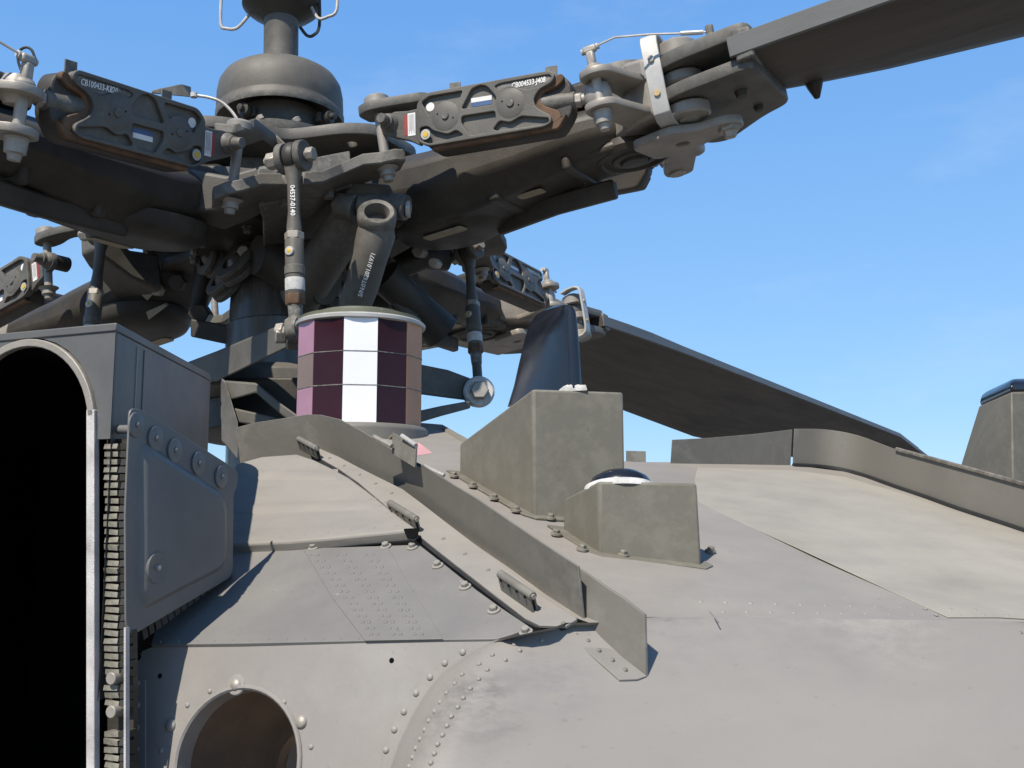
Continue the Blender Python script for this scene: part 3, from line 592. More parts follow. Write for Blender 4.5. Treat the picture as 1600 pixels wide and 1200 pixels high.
for row in range(3):
    for k in range(12):
        a = facing + k*2*a12; z0 = 0.03+row*jh+0.0006; z1 = 0.03+(row+1)*jh-0.0006
        if row == 0: z0 -= 0.006
        pa = Vector((math.cos(a-a12), math.sin(a-a12), 0))*JR*1.0; pb = Vector((math.cos(a+a12), math.sin(a+a12), 0))*JR; n_ = Vector((math.cos(a), math.sin(a), 0))
        e = (pb-pa).normalized()*0.0006; pa += e; pb -= e
        fa_ = MB().sheet([pa+Vector((0, 0, z0)), pb+Vector((0, 0, z0)), pb+Vector((0, 0, z1)), pa+Vector((0, 0, z1))], -n_*0.004)
        fo = newobj('facet', fa_.mesh('facet', M['facet_brown' if (k == 10 and row == 1) else mats[k]]), ja); fo.matrix_basis = Matrix.Translation((0, 0, -0.03))
for row in (1, 2):
    MB().lathe([(JR*0.99, -0.0008), (JR*1.006, -0.0007), (JR*1.006, 0.0007), (JR*0.99, 0.0008)], Matrix.Translation(JB + Vector((0, 0, row*jh))) @ Matrix.Rotation(facing+a12, 4, 'Z'), 12).build('divider_band', 'rotor', ja, sharp=10)
zt = 3*jh
MB().lathe([(JR*0.98, zt-0.001), (JR*1.03, zt+0.001), (JR*1.035, zt+0.006), (JR*1.0, zt+0.009), (JR*0.8, zt+0.009)], Matrix.Translation(JB), 40).build('top_rim', 'alu', ja)
MB().lathe([(JR*0.98, zt+0.006), (JR*0.96, zt+0.016), (JR*0.7, zt+0.021), (JR*0.68, zt+0.026), (0.0001, zt+0.028)], Matrix.Translation(JB), 40).build('lid', 'lid', ja)
for a in (-0.5, 0.35, 1.3, 2.2): put(RIV_SMALL, 'screw', JB + Vector((math.cos(facing+a)*JR*0.9, math.sin(facing+a)*JR*0.9, zt+0.017)), Vector((0, 0, 1)), ja)

# ------------------------------------------------------------------ engine exhaust on the left
E0 = at(182, 516, 1.05); EX = (at(0, 529, 1.11)-E0); EX.z = 0; EX.normalize(); EZ = Vector((0, 0, 1)); EN = EX.cross(EZ)
if EN.y > 0: EN = -EN
EM = Matrix(((EX.x, EZ.x, EN.x, E0.x), (EX.y, EZ.y, EN.y, E0.y), (EX.z, EZ.z, EN.z, E0.z), (0, 0, 0, 1)))
ex = thing('engine_exhaust', 'dark grey boxy engine exhaust duct with black arched opening', 'exhaust', E0-Vector((0, 0, 0.5)))
def e2(x, y):
    p = onp(x, y, E0, EN)-E0; return (p.dot(EX), p.dot(EZ))
ca = e2(36, 676); ra = (Vector(e2(140, 676))-Vector(ca)).length; ro = ra + 0.0085
def slot(c, r, zb, n=16): return [(c[0]-r, zb)] + [(c[0]+r*math.cos(PI-PI*i/n), c[1]+r*math.sin(PI-PI*i/n)) for i in range(n+1)] + [(c[0]+r, zb)]
zl = e2(160, 686)[1]
# front plate: only down to the seal on the right
fp = [(0, zl), (0, 0.0), (0.40, 0.0), (0.40, zl)]
sl_ = slot(ca, ro+0.0015, zl)
outl = [(0.001, zl), (0.001, 0), (0.40, 0), (0.40, zl)] + sl_[::-1]
vs, fs = plate2(outl, [], 0.003)
MB().add(vs, fs, EM @ Matrix.Translation((0, 0, -0.003))).build('front_plate', 'exhaust', ex)
# arched lip and upright lip
def arc_band(r0, r1, z0, z1, a0, a1, n=24):
    m = MB(); ring = []
    for i in range(n+1):
        a = a0+(a1-a0)*i/n; c, s = math.cos(a), math.sin(a)
        ring.append([EM @ Vector((ca[0]+r*c, ca[1]+r*s, z)) for r, z in ((r0, z0), (r1, z0), (r1, z1), (r0, z1))])
    return m.loft(ring)
arc_band(ra, ro, -0.006, 0.005, math.radians(-6)+PI*0, PI*0.98).build('arch_lip', 'exhaust', ex, 0.001) if False else None
xr_ = Vector((1, 0)); 
arc_band(ra+0.0005, ro, -0.004, 0.004, math.radians(12), math.radians(172)).build('arch_lip', 'silver', ex, 0.001)
sgn = -1 if e2(140, 655)[0] < ca[0] else 1
zb = e2(140, 1500)[1]
def ep(x, y, dz): return EM @ Vector((*e2(x, y), dz))
MB().hexa([ep(139, 1500, -.004), ep(152, 1500, -.004), ep(152, 1500, .004), ep(139, 1500, .004)], [ep(139, 640, -.004), ep(151, 640, -.004), ep(151, 640, .004), ep(139, 640, .004)]).build('upright_lip', 'lip', ex, 0.001)
# duct liner running in behind the opening
dl = [EM @ Vector((x, y, -0.004)) for x, y in slot(ca, ra, zb-0.05)]
k_ = 0 if (dl[0]-ep(140, 1500, 0)).length < (dl[-1]-ep(140, 1500, 0)).length else -1
dl[k_] = ep(140, 1560, -.004); back_ = Vector((-0.1, 0.42, 0.0))
MB().strip(dl, [p+back_ for p in dl], Vector((0.0, 0, 0.001))).build('duct_liner', 'soot', ex)
MB().sheet([p+back_ for p in dl], Vector((0, 0.01, 0))).build('duct_end', 'soot', ex)
# body with lid
F1 = at(345, 612, 1.46); F1.z = E0.z; F0 = EM @ Vector((0.40, 0, 0)); Bk = F0 + Vector((0.05, 0.45, 0))
def loop(z, inset=0.0):
    ps = [E0.copy()]; d = (F1-E0).normalized(); r = 0.075
    dd = (Bk-F1).normalized()
    for i in range(7):
        t = i/6; ps.append((F1-d*r)*(1-t)**2 + F1*2*t*(1-t) + (F1+dd*r)*t*t)
    ps += [Bk.copy(), F0.copy()]
    c = sum(ps, Vector())/len(ps)
    return [Vector((p.x+(c.x-p.x)*inset, p.y+(c.y-p.y)*inset, z)) for p in ps]
body = MB(); lo, hi = loop(E0.z-0.36), loop(E0.z-0.002)
k = len(lo); body.add(lo+hi, [(i, i+1, k+i+1, k+i) for i in range(k-1)])
body.build('side_wall', 'exhaust', ex)
ld = MB().loft([loop(E0.z-0.001, -0.006), loop(E0.z+0.0075, -0.006)]).build('lid', 'exhaust', ex, 0.0012)
MB().loft([loop(E0.z+0.0075, 0.05), loop(E0.z+0.011, 0.12)]).build('lid_crown', 'exhaust', ld)
d_ = (F1-E0).normalized(); n_ = Vector((d_.y, -d_.x, 0))
for s0, w, h in ((0.062, 0.0018, 0.2), (0.085, 0.0012, 0.1)):
    MB().box((s0, 0, -h), (s0+w, 0.0015, -0.006), basis(E0 + n_*0.001, d_, EZ)).build('side_seam', 'silver' if w > .0015 else 'exhaust', ex)
# ribbed seal beside the opening, and the post behind it
MB().hexa([ep(150, 1500, -.02), ep(194, 1500, -.02), ep(194, 1500, -.014), ep(150, 1500, -.014)], [ep(150, 684, -.02), ep(190, 684, -.02), ep(190, 684, -.014), ep(150, 684, -.014)]).build('seal_post', 'rotor_dark', ex)
w0 = (Vector(e2(160, 800))-Vector(e2(181, 800))).length; h0 = (Vector(e2(170, 800))-Vector(e2(170, 808))).length
rib = MB().box((-w0/2, -h0/2, -0.012), (w0/2, h0/2, 0.0)).mesh('seal_rib', M['mount'])
rib2 = MB().box((-w0/3.4, -h0*0.62, -0.012), (w0/3.4, h0*0.62, 0.0)).mesh('seal_rib', M['rotor_dark'])
y = 697; i = 0
while y < 1330:
    if not (1052 < y < 1068 or 1104 < y < 1140):
        for mesh_, x in ((rib, 170), (rib2, 190)):
            o = newobj('seal_rib', mesh_, ex); o.matrix_basis = mw(ex).inverted() @ EM @ Matrix.Translation((*e2(x+random.uniform(-.7, .7), y), -0.002-random.random()*0.002)) @ Matrix.Rotation(random.uniform(-.07, .07), 4, 'Z') @ Matrix.Rotation(random.uniform(-.3, .3), 4, 'X')
    y += 12.2; i += 1
for yy in (1060, 1112): MB().cyl(ep(176, yy, -0.012), ep(176, yy, 0.003), 0.006, seg=12).build('seal_clamp', 'steel', ex, 0.0008)
MB().hexa([ep(196.5, 1500, -.002), ep(200, 1500, -.002), ep(200, 1500, .003), ep(196.5, 1500, .003)], [ep(197, 980, -.002), ep(200, 980, -.002), ep(200, 980, .003), ep(197, 980, .003)]).build('edge_strip', 'lip', ex)

# ------------------------------------------------------------------ shield plate hung beside the exhaust
S0 = at(200, 800, 1.032); S1 = at(365, 800, 1.205); SX = (S1-S0); SX.z = 0; SX.normalize(); SN = SX.cross(EZ)
if SN.y > 0: SN = -SN
SM = Matrix(((SX.x, EZ.x, SN.x, S0.x), (SX.y, EZ.y, SN.y, S0.y), (0, 1, 0, S0.z), (0, 0, 0, 1)))
def s2(x, y):
    p = onp(x, y, S0, SN)-S0; return (p.dot(SX), p.dot(EZ))
sh = thing('shield_plate', 'grey pressed metal shield plate with a row of washers along its top edge', 'shield plate', S0-Vector((0, 0, 0.1)))
O = rounded([s2(*p) for p in [(203, 637), (222, 640), (372, 735), (371, 758), (365, 772), (364, 900), (205, 994), (197, 975), (196, 800)]], 0.012, 5)
vs, fs = plate(O, [], 0.0022, 0.0006); sp_ = MB().add(vs, fs, SM @ Matrix.Translation((0, 0, -0.0022))).build('plate', 'shield', sh)
I = rounded([s2(*p) for p in [(219, 690), (352, 778), (352, 884), (226, 948), (218, 930)]], 0.02, 6)
c = Vector((sum(p[0] for p in I)/len(I), sum(p[1] for p in I)/len(I)))
def ring_at(k, z): return [SM @ Vector((c.x+(p[0]-c.x)*k, c.y+(p[1]-c.y)*k, z)) for p in I]
pm = MB(); pr = [ring_at(1.05, -0.0005), ring_at(1.0, 0.002), ring_at(0.95, 0.0045), ring_at(0.90, 0.0052)]
pm.loft(pr, cap=False); pm.add(pr[-1], [tuple(range(len(I)))])
pm.build('pressed_field', 'shield', sp_, sharp=60)
wm = MB().lathe([(0.0125, 0.0), (0.0125, 0.0016), (0.0115, 0.002), (0.0001, 0.002)], seg=24).mesh('washer', M['shield'])
for x, y in [(212, 664), (242, 685), (272, 704), (309, 724), (345, 745)]:
    o = newobj('washer', wm, sh); m = SM @ Matrix.Translation((*s2(x, y), 0.0)); o.matrix_basis = mw(sh).inverted() @ m @ Matrix.Rotation(0.06, 4, 'Y')
    MB().lathe([(0.003, 0.0015), (0.003, 0.0032), (0.0018, 0.0042), (0.0001, 0.0044)], m, 8).build('bolt', 'shield', sh)
MB().lathe([(0.017, 0.004), (0.015, 0.0068), (0.010, 0.0058), (0.0001, 0.0052)], SM @ Matrix.Translation((*s2(238, 887), 0.0)), 24).build('latch_cup', 'shield', sh, sharp=60)
MB().lathe([(0.003, 0.0045), (0.0028, 0.008), (0.0001, 0.009)], SM @ Matrix.Translation((*s2(239, 887), 0.0)), 8).build('latch_stud', 'steel', sh)
MB().cyl(at(184, 671, 1.062), at(208, 671, 1.055), 0.0045).build('spacer_tube', 'shield', sh)
sd = MB()
for i in range(14):
    a, b_ = i/14, (i+0.75)/14
    sd.hexa([at(225+140*a, 1000-104*a, 1.085+.13*a), at(225+140*b_, 1000-104*b_, 1.085+.13*b_), at(225+140*b_, 1000-104*b_, 1.12+.13*b_), at(225+140*a, 1000-104*a, 1.12+.13*a)],
            [at(220+140*a, 975-104*a, 1.085+.13*a), at(220+140*b_, 975-104*b_, 1.085+.13*b_), at(220+140*b_, 975-104*b_, 1.12+.13*b_), at(220+140*a, 975-104*a, 1.12+.13*a)])
o = sd.build('ribbed_seal', 'rotor_dark', sh)

# ------------------------------------------------------------------ main rotor
HC = ORG + Vector((-0.5768, 2.5704, 0.6899))
HN = Vector((-0.08945, 0.0646, 0.99389)).normalized(); H1 = Vector((1, 0, 0.09)).normalized(); H2 = HN.cross(H1)
HAZ = math.radians(-27.794)
ARM_EL = [math.radians(v) for v in (2.052, -2.769, 0.627, -2.548)]; ARM_DA = [math.radians(v) for v in (1.963, 1.784, -2.374, -1.373)]
def arm(k):
    a = HAZ + (0, -PI/2, PI/2, PI)[k] + ARM_DA[k]
    R = H1*math.cos(a) + H2*math.sin(a); T = HN.cross(R); Rr = R*math.cos(ARM_EL[k]) + HN*math.sin(ARM_EL[k]); N = Rr.cross(T)
    return Matrix(((Rr.x, T.x, N.x, HC.x), (Rr.y, T.y, N.y, HC.y), (Rr.z, T.z, N.z, HC.z), (0, 0, 0, 1)))
ARM_PITCH = [(5.0, 0.022), (-14.0, 0.03), (-3.0, 0.0), (0.0, 0.0)]
ARM = [arm(k) @ Matrix.Translation((0, 0, ARM_PITCH[k][1])) @ Matrix.Rotation(math.radians(ARM_PITCH[k][0]), 4, 'X') for k in range(4)]
def hit(k, x, y, t):                        # where a pixel's ray meets the plane t of an arm
    m = ARM[k].inverted(); o = m @ ORG; d = m.to_3x3() @ ray(x, y); return o + d*((t-o.y)/d.y)
HUB = Matrix(((H1.x, H2.x, HN.x, HC.x), (H1.y, H2.y, HN.y, HC.y), (H1.z, H2.z, HN.z, HC.z), (0, 0, 0, 1)))
AX = Vector((-0.035, 0.07, 1)).normalized()
MAST = axis(HC, AX)

# hub with its two star plates, bolts and webs
hub = thing('rotor_hub', 'olive rotor hub with stacked star plates at the centre of the four blade arms', 'rotor hub', HUB)
def star(rl, rn_, w, n=4, sw=0.0):
    pts = []
    for k in range(4):
        a = HAZ + k*PI/2
        for da_, r in ((-PI/4, rn_), (-w*1.35, rn_*1.12), (-w, rl*0.9), (-w*0.55, rl), (w*0.55, rl), (w, rl*0.9), (w*1.35, rn_*1.12)): pts.append((r*math.cos(a+da_), r*math.sin(a+da_)))
    return rounded(pts, 0.03, 3)
vs, fs = plate(star(0.38, 0.27, math.radians(24)), [circle(0, 0, 0.08, 24)] + [circle(0.30*math.cos(HAZ+k*PI/2+s*0.26), 0.30*math.sin(HAZ+k*PI/2+s*0.26), 0.014, 12) for k in range(4) for s in (-1, 1)], 0.028, 0.004)
MB().add(vs, fs, Matrix.Translation((0, 0, 0.165))).build('upper_star_plate', 'rotor', hub, local=True)
vs, fs = plate(star(0.38, 0.285, math.radians(25)), [circle(0, 0, 0.08, 24)], 0.03, 0.004)
MB().add(vs, fs, Matrix.Translation((0, 0, 0.045))).build('lower_star_plate', 'rotor', hub, local=True)
vs, fs = plate(star(0.33, 0.20, math.radians(24)), [circle(0, 0, 0.08, 24)], 0.022, 0.003)
MB().add(vs, fs, Matrix.Translation((0, 0, -0.012))).build('lower_star_plate', 'rotor_dark', hub, local=True)
MB().lathe([(0.10, -0.03), (0.115, 0.0), (0.13, 0.03), (0.13, 0.18), (0.15, 0.195), (0.15, 0.21), (0.11, 0.215), (0.10, 0.235)], None, 32).build('hub_barrel', 'rotor_dark', hub, local=True)
webs = []
for k in range(4):
    a = HAZ + k*PI/2 + PI/4; m = Matrix.Rotation(a, 4, 'Z')
    MB().box((0.15, -0.10, 0.075), (0.175, 0.10, 0.165), m).build('web', 'rotor', hub, 0.003, local=True)
    for s in (-0.55, -0.2, 0.2, 0.55):
        b_ = MB().lathe([(0.013, 0), (0.013, 0.003), (0.0095, 0.004), (0.0095, 0.014), (0.007, 0.017), (0.0001, 0.017)], Matrix.Rotation(s*1.2, 4, 'Z') , 10)
        o = newobj('bolt', bolt_mesh, hub) if webs else None
        if not webs:
            bolt_mesh = MB().lathe([(0.013, 0), (0.013, 0.003), (0.0095, 0.004), (0.0095, 0.014), (0.007, 0.017), (0.0001, 0.017)], None, 6).mesh('bolt', M['rotor']); webs.append(1); o = newobj('bolt', bolt_mesh, hub)
        o.matrix_basis = m @ Matrix.Rotation(s, 4, 'Z') @ Matrix.Translation((0.215, 0, 0.1931)) 
        o = newobj('bolt', bolt_mesh, hub); o.matrix_basis = m @ Matrix.Rotation(s*0.8, 4, 'Z') @ Matrix.Translation((0.205, 0, -0.0121)) @ Matrix.Rotation(PI, 4, 'X')
# lugs between the star plates that carry the damper inner pins
for k in range(4):
    for s in (-1, 1):
        short = (k, s) in ((0, -1), (2, -1))
        vs, fs = plate(rounded([(0.17, 0.13), (0.30, 0.19), (0.43, 0.262), (0.475, 0.25), (0.52, 0.255), (0.525, 0.30), (0.485, 0.313), (0.43, 0.305), (0.27, 0.245), (0.14, 0.20)] if not short else [(0.455, 0.255), (0.475, 0.245), (0.52, 0.25), (0.60, 0.235), (0.60, 0.27), (0.525, 0.305), (0.485, 0.318), (0.455, 0.305)], 0.03, 3), [], .02, 0.003)
        if (k, s) != (1, 1):
            mm = ARM[k] @ Matrix.Diagonal((1, s, 1, 1)) @ Matrix.Translation((0, 0, .088))
            MB().add([mm @ v for v in vs], fs).build('damper_lug', 'rotor', hub, sharp=40)
        pm = ARM[k] @ Matrix.Translation((0.493, s*0.282, 0))
        MB().lathe([(0.0001, -0.058), (0.010, -0.057), (0.011, -0.048), (0.016, -0.046), (0.016, -0.036), (0.024, -0.029), (0.010, -0.027), (0.010, 0.108), (0.026, 0.109), (0.026, 0.122), (0.019, 0.127), (0.0001, 0.128)], pm, 16).build('damper_pin', 'silver', hub)

# waved bridge plates joining the damper pins of neighbouring arms
for (ka, sa), (kb, sb_) in (((1, 1), (0, -1)), ((0, 1), (2, -1)), ((2, 1), (3, -1))):
    A_ = ARM[ka] @ Vector((.493, sa*.282, -.016)); B_ = ARM[kb] @ Vector((.493, sb_*.282, -.016)); mid = (A_+B_)/2; inw = (HC-mid); inw = (inw - HN*inw.dot(HN)).normalized()
    al = (B_-A_).normalized(); secs_ = []
    for t_, dip, wd, dz in ((-.12, .0, .020, 0), (-.04, .0, .034, 0), (.06, .004, .036, .0), (.18, .030, .044, .012), (.32, .050, .060, .004), (.44, .040, .075, -.012), (.56, .042, .075, -.016), (.70, .052, .062, .002), (.84, .030, .046, .010), (.94, .004, .036, .0), (1.04, .0, .034, 0), (1.12, .0, .020, 0)):
        p = A_ + (B_-A_)*t_ + inw*dip + HN*dz
        secs_.append([p - inw*wd - HN*.013, p + inw*wd*1.5 - HN*.013, p + inw*wd*1.5 + HN*.013, p - inw*wd + HN*.013])
    MB().loft(secs_).build('bridge_plate', 'rotor', hub, .003)
    w_ = mid + inw*.10
    MB().loft([[q - al*hw - HN*.012, q + al*hw - HN*.012, q + al*hw + HN*.07, q - al*hw + HN*.07] for q, hw in ((mid+inw*.07, .10), (mid+inw*.2, .075), (mid+inw*.36, .06))]).build('bridge_root', 'rotor', hub, .004)
    for e_ in (.36, .64):
        q = A_ + (B_-A_)*e_ + inw*.06; MB().cyl(q-HN*.03, q-HN*.010, .012, seg=6).build('bolt', 'rotor', hub, .002)
# descending lug from the left damper pin to the pitch link bolt
A_ = ARM[1] @ Vector((.493, .282, .098)); lg_ = [A_ + Vector((-.04, -.01, .004)), A_, at(405, 202, A_.y+.03), at(436, 224, 2.16), at(452, 240, 2.13)]
MB().loft([[p - Vector((0, w, 0)) - HN*.011, p + Vector((0, w, 0)) - HN*.011, p + Vector((0, w, 0)) + HN*.011, p - Vector((0, w, 0)) + HN*.011] for p, w in zip(lg_, (.022, .036, .034, .03, .028))]).build('damper_lug', 'rotor', hub, .004, seg=3)

# mast, sensor dome and standpipe
ma = thing('rotor_mast', 'olive mushroom shaped dome with standpipe rising above the rotor hub', 'mast', MAST)
MB().lathe([(0.118, -0.66), (0.118, -0.21), (0.112, -0.09), (0.105, -0.075), (0.09, -0.07)], None, 48).build('lower_sleeve', 'mast', ma, local=True)
MB().lathe([(0.124, -0.28), (0.124, -0.205), (0.118, -0.20)], None, 48).build('sleeve_collar', 'mast', ma, local=True)
MB().lathe([(0.075, -0.10), (0.075, -0.02)], None, 32).build('mast_shaft', 'mast', ma, local=True)
for z, r, m_ in ((-0.02, 0.098, 'mast'), (0.005, 0.088, 'rotor_dark'), (0.02, 0.104, 'mast'), (0.04, 0.09, 'rotor_dark'), (0.055, 0.10, 'rotor_dark')):
    MB().lathe([(r-0.02, z), (r, z+0.001), (r, z+0.014), (r-0.02, z+0.015)], None, 40).build('bearing_ring', m_, ma, 0.002, local=True)
MB().lathe([(0.10, 0.19), (0.10, 0.235), (0.135, 0.24), (0.148, 0.262), (0.150, 0.275), (0.128, 0.283), (0.115, 0.30), (0.112, 0.345), (0.09, 0.37)], None, 40).build('neck_flange', 'rotor', ma, local=True)
MB().lathe([(0.122, 0.365), (0.150, 0.342), (0.158, 0.332), (0.1605, 0.337), (0.1605, 0.352), (0.1565, 0.358), (0.1565, 0.364), (0.1585, 0.370), (0.1575, 0.405), (0.153, 0.430), (0.142, 0.449), (0.122, 0.463), (0.09, 0.473), (0.052, 0.480), (0.046, 0.488)], None, 56).build('dome', 'rotor', ma, local=True, sharp=45)
MB().lathe([(0.044, 0.47), (0.044, 0.645), (0.050, 0.655), (0.050, 0.70)], None, 32).build('standpipe', 'rotor', ma, local=True)
MB().lathe([(0.044, 0.62), (0.06, 0.632), (0.085, 0.648), (0.10, 0.662), (0.10, 0.72), (0.05, 0.73)], None, 32).build('sensor_head', 'rotor_dark', ma, local=True)
for a, p0, p1, p2 in ((PI*0.98, 0.085, 0.145, 0.16), (PI*1.92, 0.085, 0.13, 0.155), (PI*1.98, 0.05, 0.085, 0.10)):
    c, s = math.cos(a), math.sin(a); z = (0.645, 0.61, 0.625) if p0 > .06 else (0.60, 0.575, 0.60)
    zz = smooth([(p0, z[0]), (p1*0.8, z[1]), (p1, z[1]), (p2, z[2]), (p2, z[2]+0.09)])
    MB().tube([(r*c, r*s, q) for r, q in zz], 0.0042, 8).build('wire_loop', 'wire' if p0 > .06 else 'rotor_dark', ma, local=True)
for a, r in ((math.radians(-115), 0.135), (math.radians(-28), 0.148)):
    m = Matrix.Rotation(a, 4, 'Z') @ Matrix.Translation((r-0.03, 0, 0.312)) @ Matrix.Rotation(PI/2, 4, 'Y')
    f_ = MB().lathe([(0.011, 0), (0.011, 0.03), (0.016, 0.031), (0.016, 0.042), (0.008, 0.043), (0.008, 0.055), (0.0001, 0.056)], m, 12).build('side_fitting', 'rotor_dark', ma, local=True)
    MB().box((-0.012, -0.02, 0.01), (0.012, 0.02, 0.024), m).build('fitting_lug', 'rotor_dark', f_, 0.002, local=True)
fb = MB().lathe([(0.0105, -0.001), (0.0105, 0.010), (0.008, 0.012), (0.0001, 0.012)], None, 6).mesh('bolt', M['silver'])
for i in range(10):
    o = newobj('bolt', fb, ma); o.matrix_basis = Matrix.Rotation(i*2*PI/10+0.2, 4, 'Z') @ Matrix.Translation((0.137, 0, 0.279)) @ Matrix.Rotation(0.6, 4, 'X')

# ---- one blade arm: pitch case, lag hinge, link, straps, blade
def hexsec(r, w, zt, zb_, ch=0.35):
    h = zt-zb_; return [Vector((r, -w, zb_+h*ch)), Vector((r, -w*0.62, zb_)), Vector((r, w*0.62, zb_)), Vector((r, w, zb_+h*ch)), Vector((r, w, zt-h*0.25)), Vector((r, w*0.6, zt)), Vector((r, -w*0.6, zt)), Vector((r, -w, zt-h*0.25))]
def build_arm(k, label, pitch, tw):
    ns = -1 if k in (0, 2) else 1
    dr, dt = (.24, .04) if k == 2 else (0, 0)
    t = thing('rotor_blade_assembly', label, 'rotor arm', ARM[k], 'four arms of the main rotor')
    pc = MB().loft([hexsec(0.235, .075, .09, .03), hexsec(0.30, .105, .10, -.03), hexsec(0.38, .135, .075, -.085), hexsec(0.50, .15, .06, -.105), hexsec(0.60, .145, .055, -.10), hexsec(0.70, .125, .05, -.085), hexsec(0.82, .12, .045, -.072), hexsec(0.88, .115, .04, -.066), hexsec(0.93, .085, .035, -.06)]).build('pitch_case', 'rotor_dark', t, 0.012, local=True, seg=3)
    MB().lathe([(0.0001, -.118), (0.075, -.117), (0.10, -.112), (0.125, -.10), (0.135, -.085), (0.135, -.06)], Matrix.Translation((0.47, 0.03, 0)), 32).build('round_pan', 'rotor_dark', pc, local=True, sharp=50)
    for x0, x1, y0, y1, z in ((0.62, 0.65, -.10, .10, -.099), (0.80, 0.82, -.10, .10, -.082)):
        MB().box((x0, y0, z), (x1, y1, z+.05)).build('case_rib', 'rotor_dark', pc, 0.008, local=True, seg=3)
    MB().loft([[Vector((r, y+q, z)) for q, z in ((-.018, -.08), (-.012, -.122), (.012, -.122), (.018, -.08))] for r, y in ((0.56, 0.08), (0.72, 0.05), (0.86, 0.06))]).build('case_rib', 'rotor_dark', pc, 0.006, local=True)
    for (x0, x1, y0, y1, z) in ((0.43, 0.53, -.06, -.02, -.1195), (0.67, 0.73, -.055, -.02, -.0895)):
        vs, fs = plate(rounded([(x0, y0), (x1, y0), (x1, y1), (x0, y1)], 0.01), [], 0.002, 0.0004)
        MB().add(vs, fs, Matrix.Translation((0, 0, z))).build('tan_patch', 'tan', pc, local=True)
    # pitch horn on the leading side
    hn_ = MB().loft([[Vector((x, y, zt)), Vector((x+wd, y, zt)), Vector((x+wd, y, zb_)), Vector((x, y, zb_))] for x, y, zt, zb_, wd in ((0.30, .10, .05, -.05, .15), (0.315, .18, .045, -.03, .09), (0.315, .25, .07, .0, .07), (0.32, .285, .08, .02, .05))])
    hn_.build('pitch_horn', 'rotor', t, 0.008, local=True, seg=3)
    # lag hinge: fork discs with the hinge pin
    hz = Matrix.Translation((0.93, 0, 0))
    MB().lathe([(0.0001, .132), (0.05, .130), (0.074, .120), (0.080, .10), (0.080, .078), (0.05, .076)], hz, 32).build('hinge_cap', 'rotor', t, local=True)
    MB().lathe([(0.05, -.04), (0.084, -.042), (0.087, -.058), (0.080, -.070), (0.070, -.073), (0.066, -.066), (0.050, -.066), (0.047, -.072), (0.034, -.073), (0.030, -.066), (0.027, -.078), (0.0001, -.079)], hz, 36).build('hinge_cap', 'rotor_dark', t, local=True)
    MB().box((0.80, -0.085, 0.05), (0.93, 0.085, 0.102)).build('fork_arm', 'rotor_dark', t, 0.012, local=True, seg=3)
    MB().box((0.80, -0.085, -0.068), (0.93, 0.085, -0.042)).build('fork_arm', 'rotor_dark', t, 0.012, local=True, seg=3)
    # grey link body with damper clevises on both sides
    lb = MB().loft([[Vector((r, -w, zb_)), Vector((r, w, zb_)), Vector((r, w, zt)), Vector((r, -w, zt))] for r, w, zb_, zt in ((0.885, .055, -.042, .072), (0.93, .085, -.044, .074), (0.985, .15, -.05, .078), (1.03, .165, -.052, .07), (1.05+dr, .155, -.05, .062))]).build('lag_link', 'silver', t, 0.010, local=True, seg=3)
    for s in (-1, 1):
        for z0, z1 in ((0.020, 0.034), (-0.045, -0.031)):
            vs, fs = plate(rounded([(1.03, .11*s), (1.03, .15*s), (0.985, .275*s), (0.955, .285*s), (0.925, .27*s), (0.925, .235*s), (0.955, .16*s), (0.96, .11*s)], 0.022, 4), [], z1-z0, 0.002)
            MB().add(vs, fs, Matrix.Translation((0, 0, z0))).build('damper_clevis', 'silver', lb, local=True, sharp=40)
        MB().lathe([(0.0001, -.084), (0.010, -.083), (0.012, -.073), (0.017, -.071), (0.0185, -.050)][0 if s == ns else 4:] + [(0.0185, -.050), (0.020, -.048), (0.020, -.0455), (0.010, -.045), (0.010, 0.035), (0.018, .0355), (0.018, .041), (0.014, .047), (0.0001, .048)], Matrix.Translation((0.954, .25*s, 0)), 14).build('clevis_bolt', 'steel', lb, local=True, sharp=30)
        # tie-wire bracket above the clevis
        tb = MB().box((0.944, .25*s-.008, .044), (0.960, .25*s+.008, .076)).box((0.938, .25*s-.006, .073), (0.966, .25*s+.006, .088)).build('wire_bracket', 'steel', lb, 0.004, local=True)
        MB().cyl((0.934, .25*s-.004*s, .081), (0.97, .25*s-.004*s, .084), .006, seg=10).build('wire_end', 'seal', tb, local=True)
        MB().tube([(0.965, .25*s, .083), (1.0, .235*s, .094), (1.06, .20*s, .092), (1.12, .185*s, .078), (1.16, .175*s, .070)], .0022, 6).build('tie_wire', 'wire', tb, local=True)
        MB().cyl((1.115, .186*s, .079), (1.155, .176*s, .071), .0045, seg=8).build('wire_sleeve', 'alu', tb, local=True)
        # blade bolts and white strap
        bm_ = Matrix.Translation((1.085+dr, (.115+dt)*s, 0))
        for z0, z1, r in ((.060, .092, .040), (.004, .028, .042), (-.062, -.036, .044))[:3 if s == ns else 2]:
            MB().lathe([(0.0001, z0), (r*.9, z0), (r, z0+.004), (r, z1-.004), (r*.9, z1), (0.0001, z1)], bm_, 28).build('bolt_bushing', 'silver', lb, local=True)
        MB().cyl((1.085+dr, (.115+dt)*s, -.066 if s == ns else -.03), (1.085+dr, (.115+dt)*s, .10), .02, seg=16).build('blade_bolt', 'steel', lb, local=True)
        if s != ns: continue
        pth = [(.095, .104), (.125, .112), (.150, .113), (.166, .106), (.173, .092), (.174, .03), (.174, -.035), (.170, -.055), (.156, -.066), (.130, -.070), (.10, -.072)]
        inn = [(.097, .097), (.125, .105), (.148, .106), (.161, .101), (.166, .090), (.167, .03), (.167, -.033), (.164, -.050), (.153, -.059), (.130, -.063), (.10, -.065)]
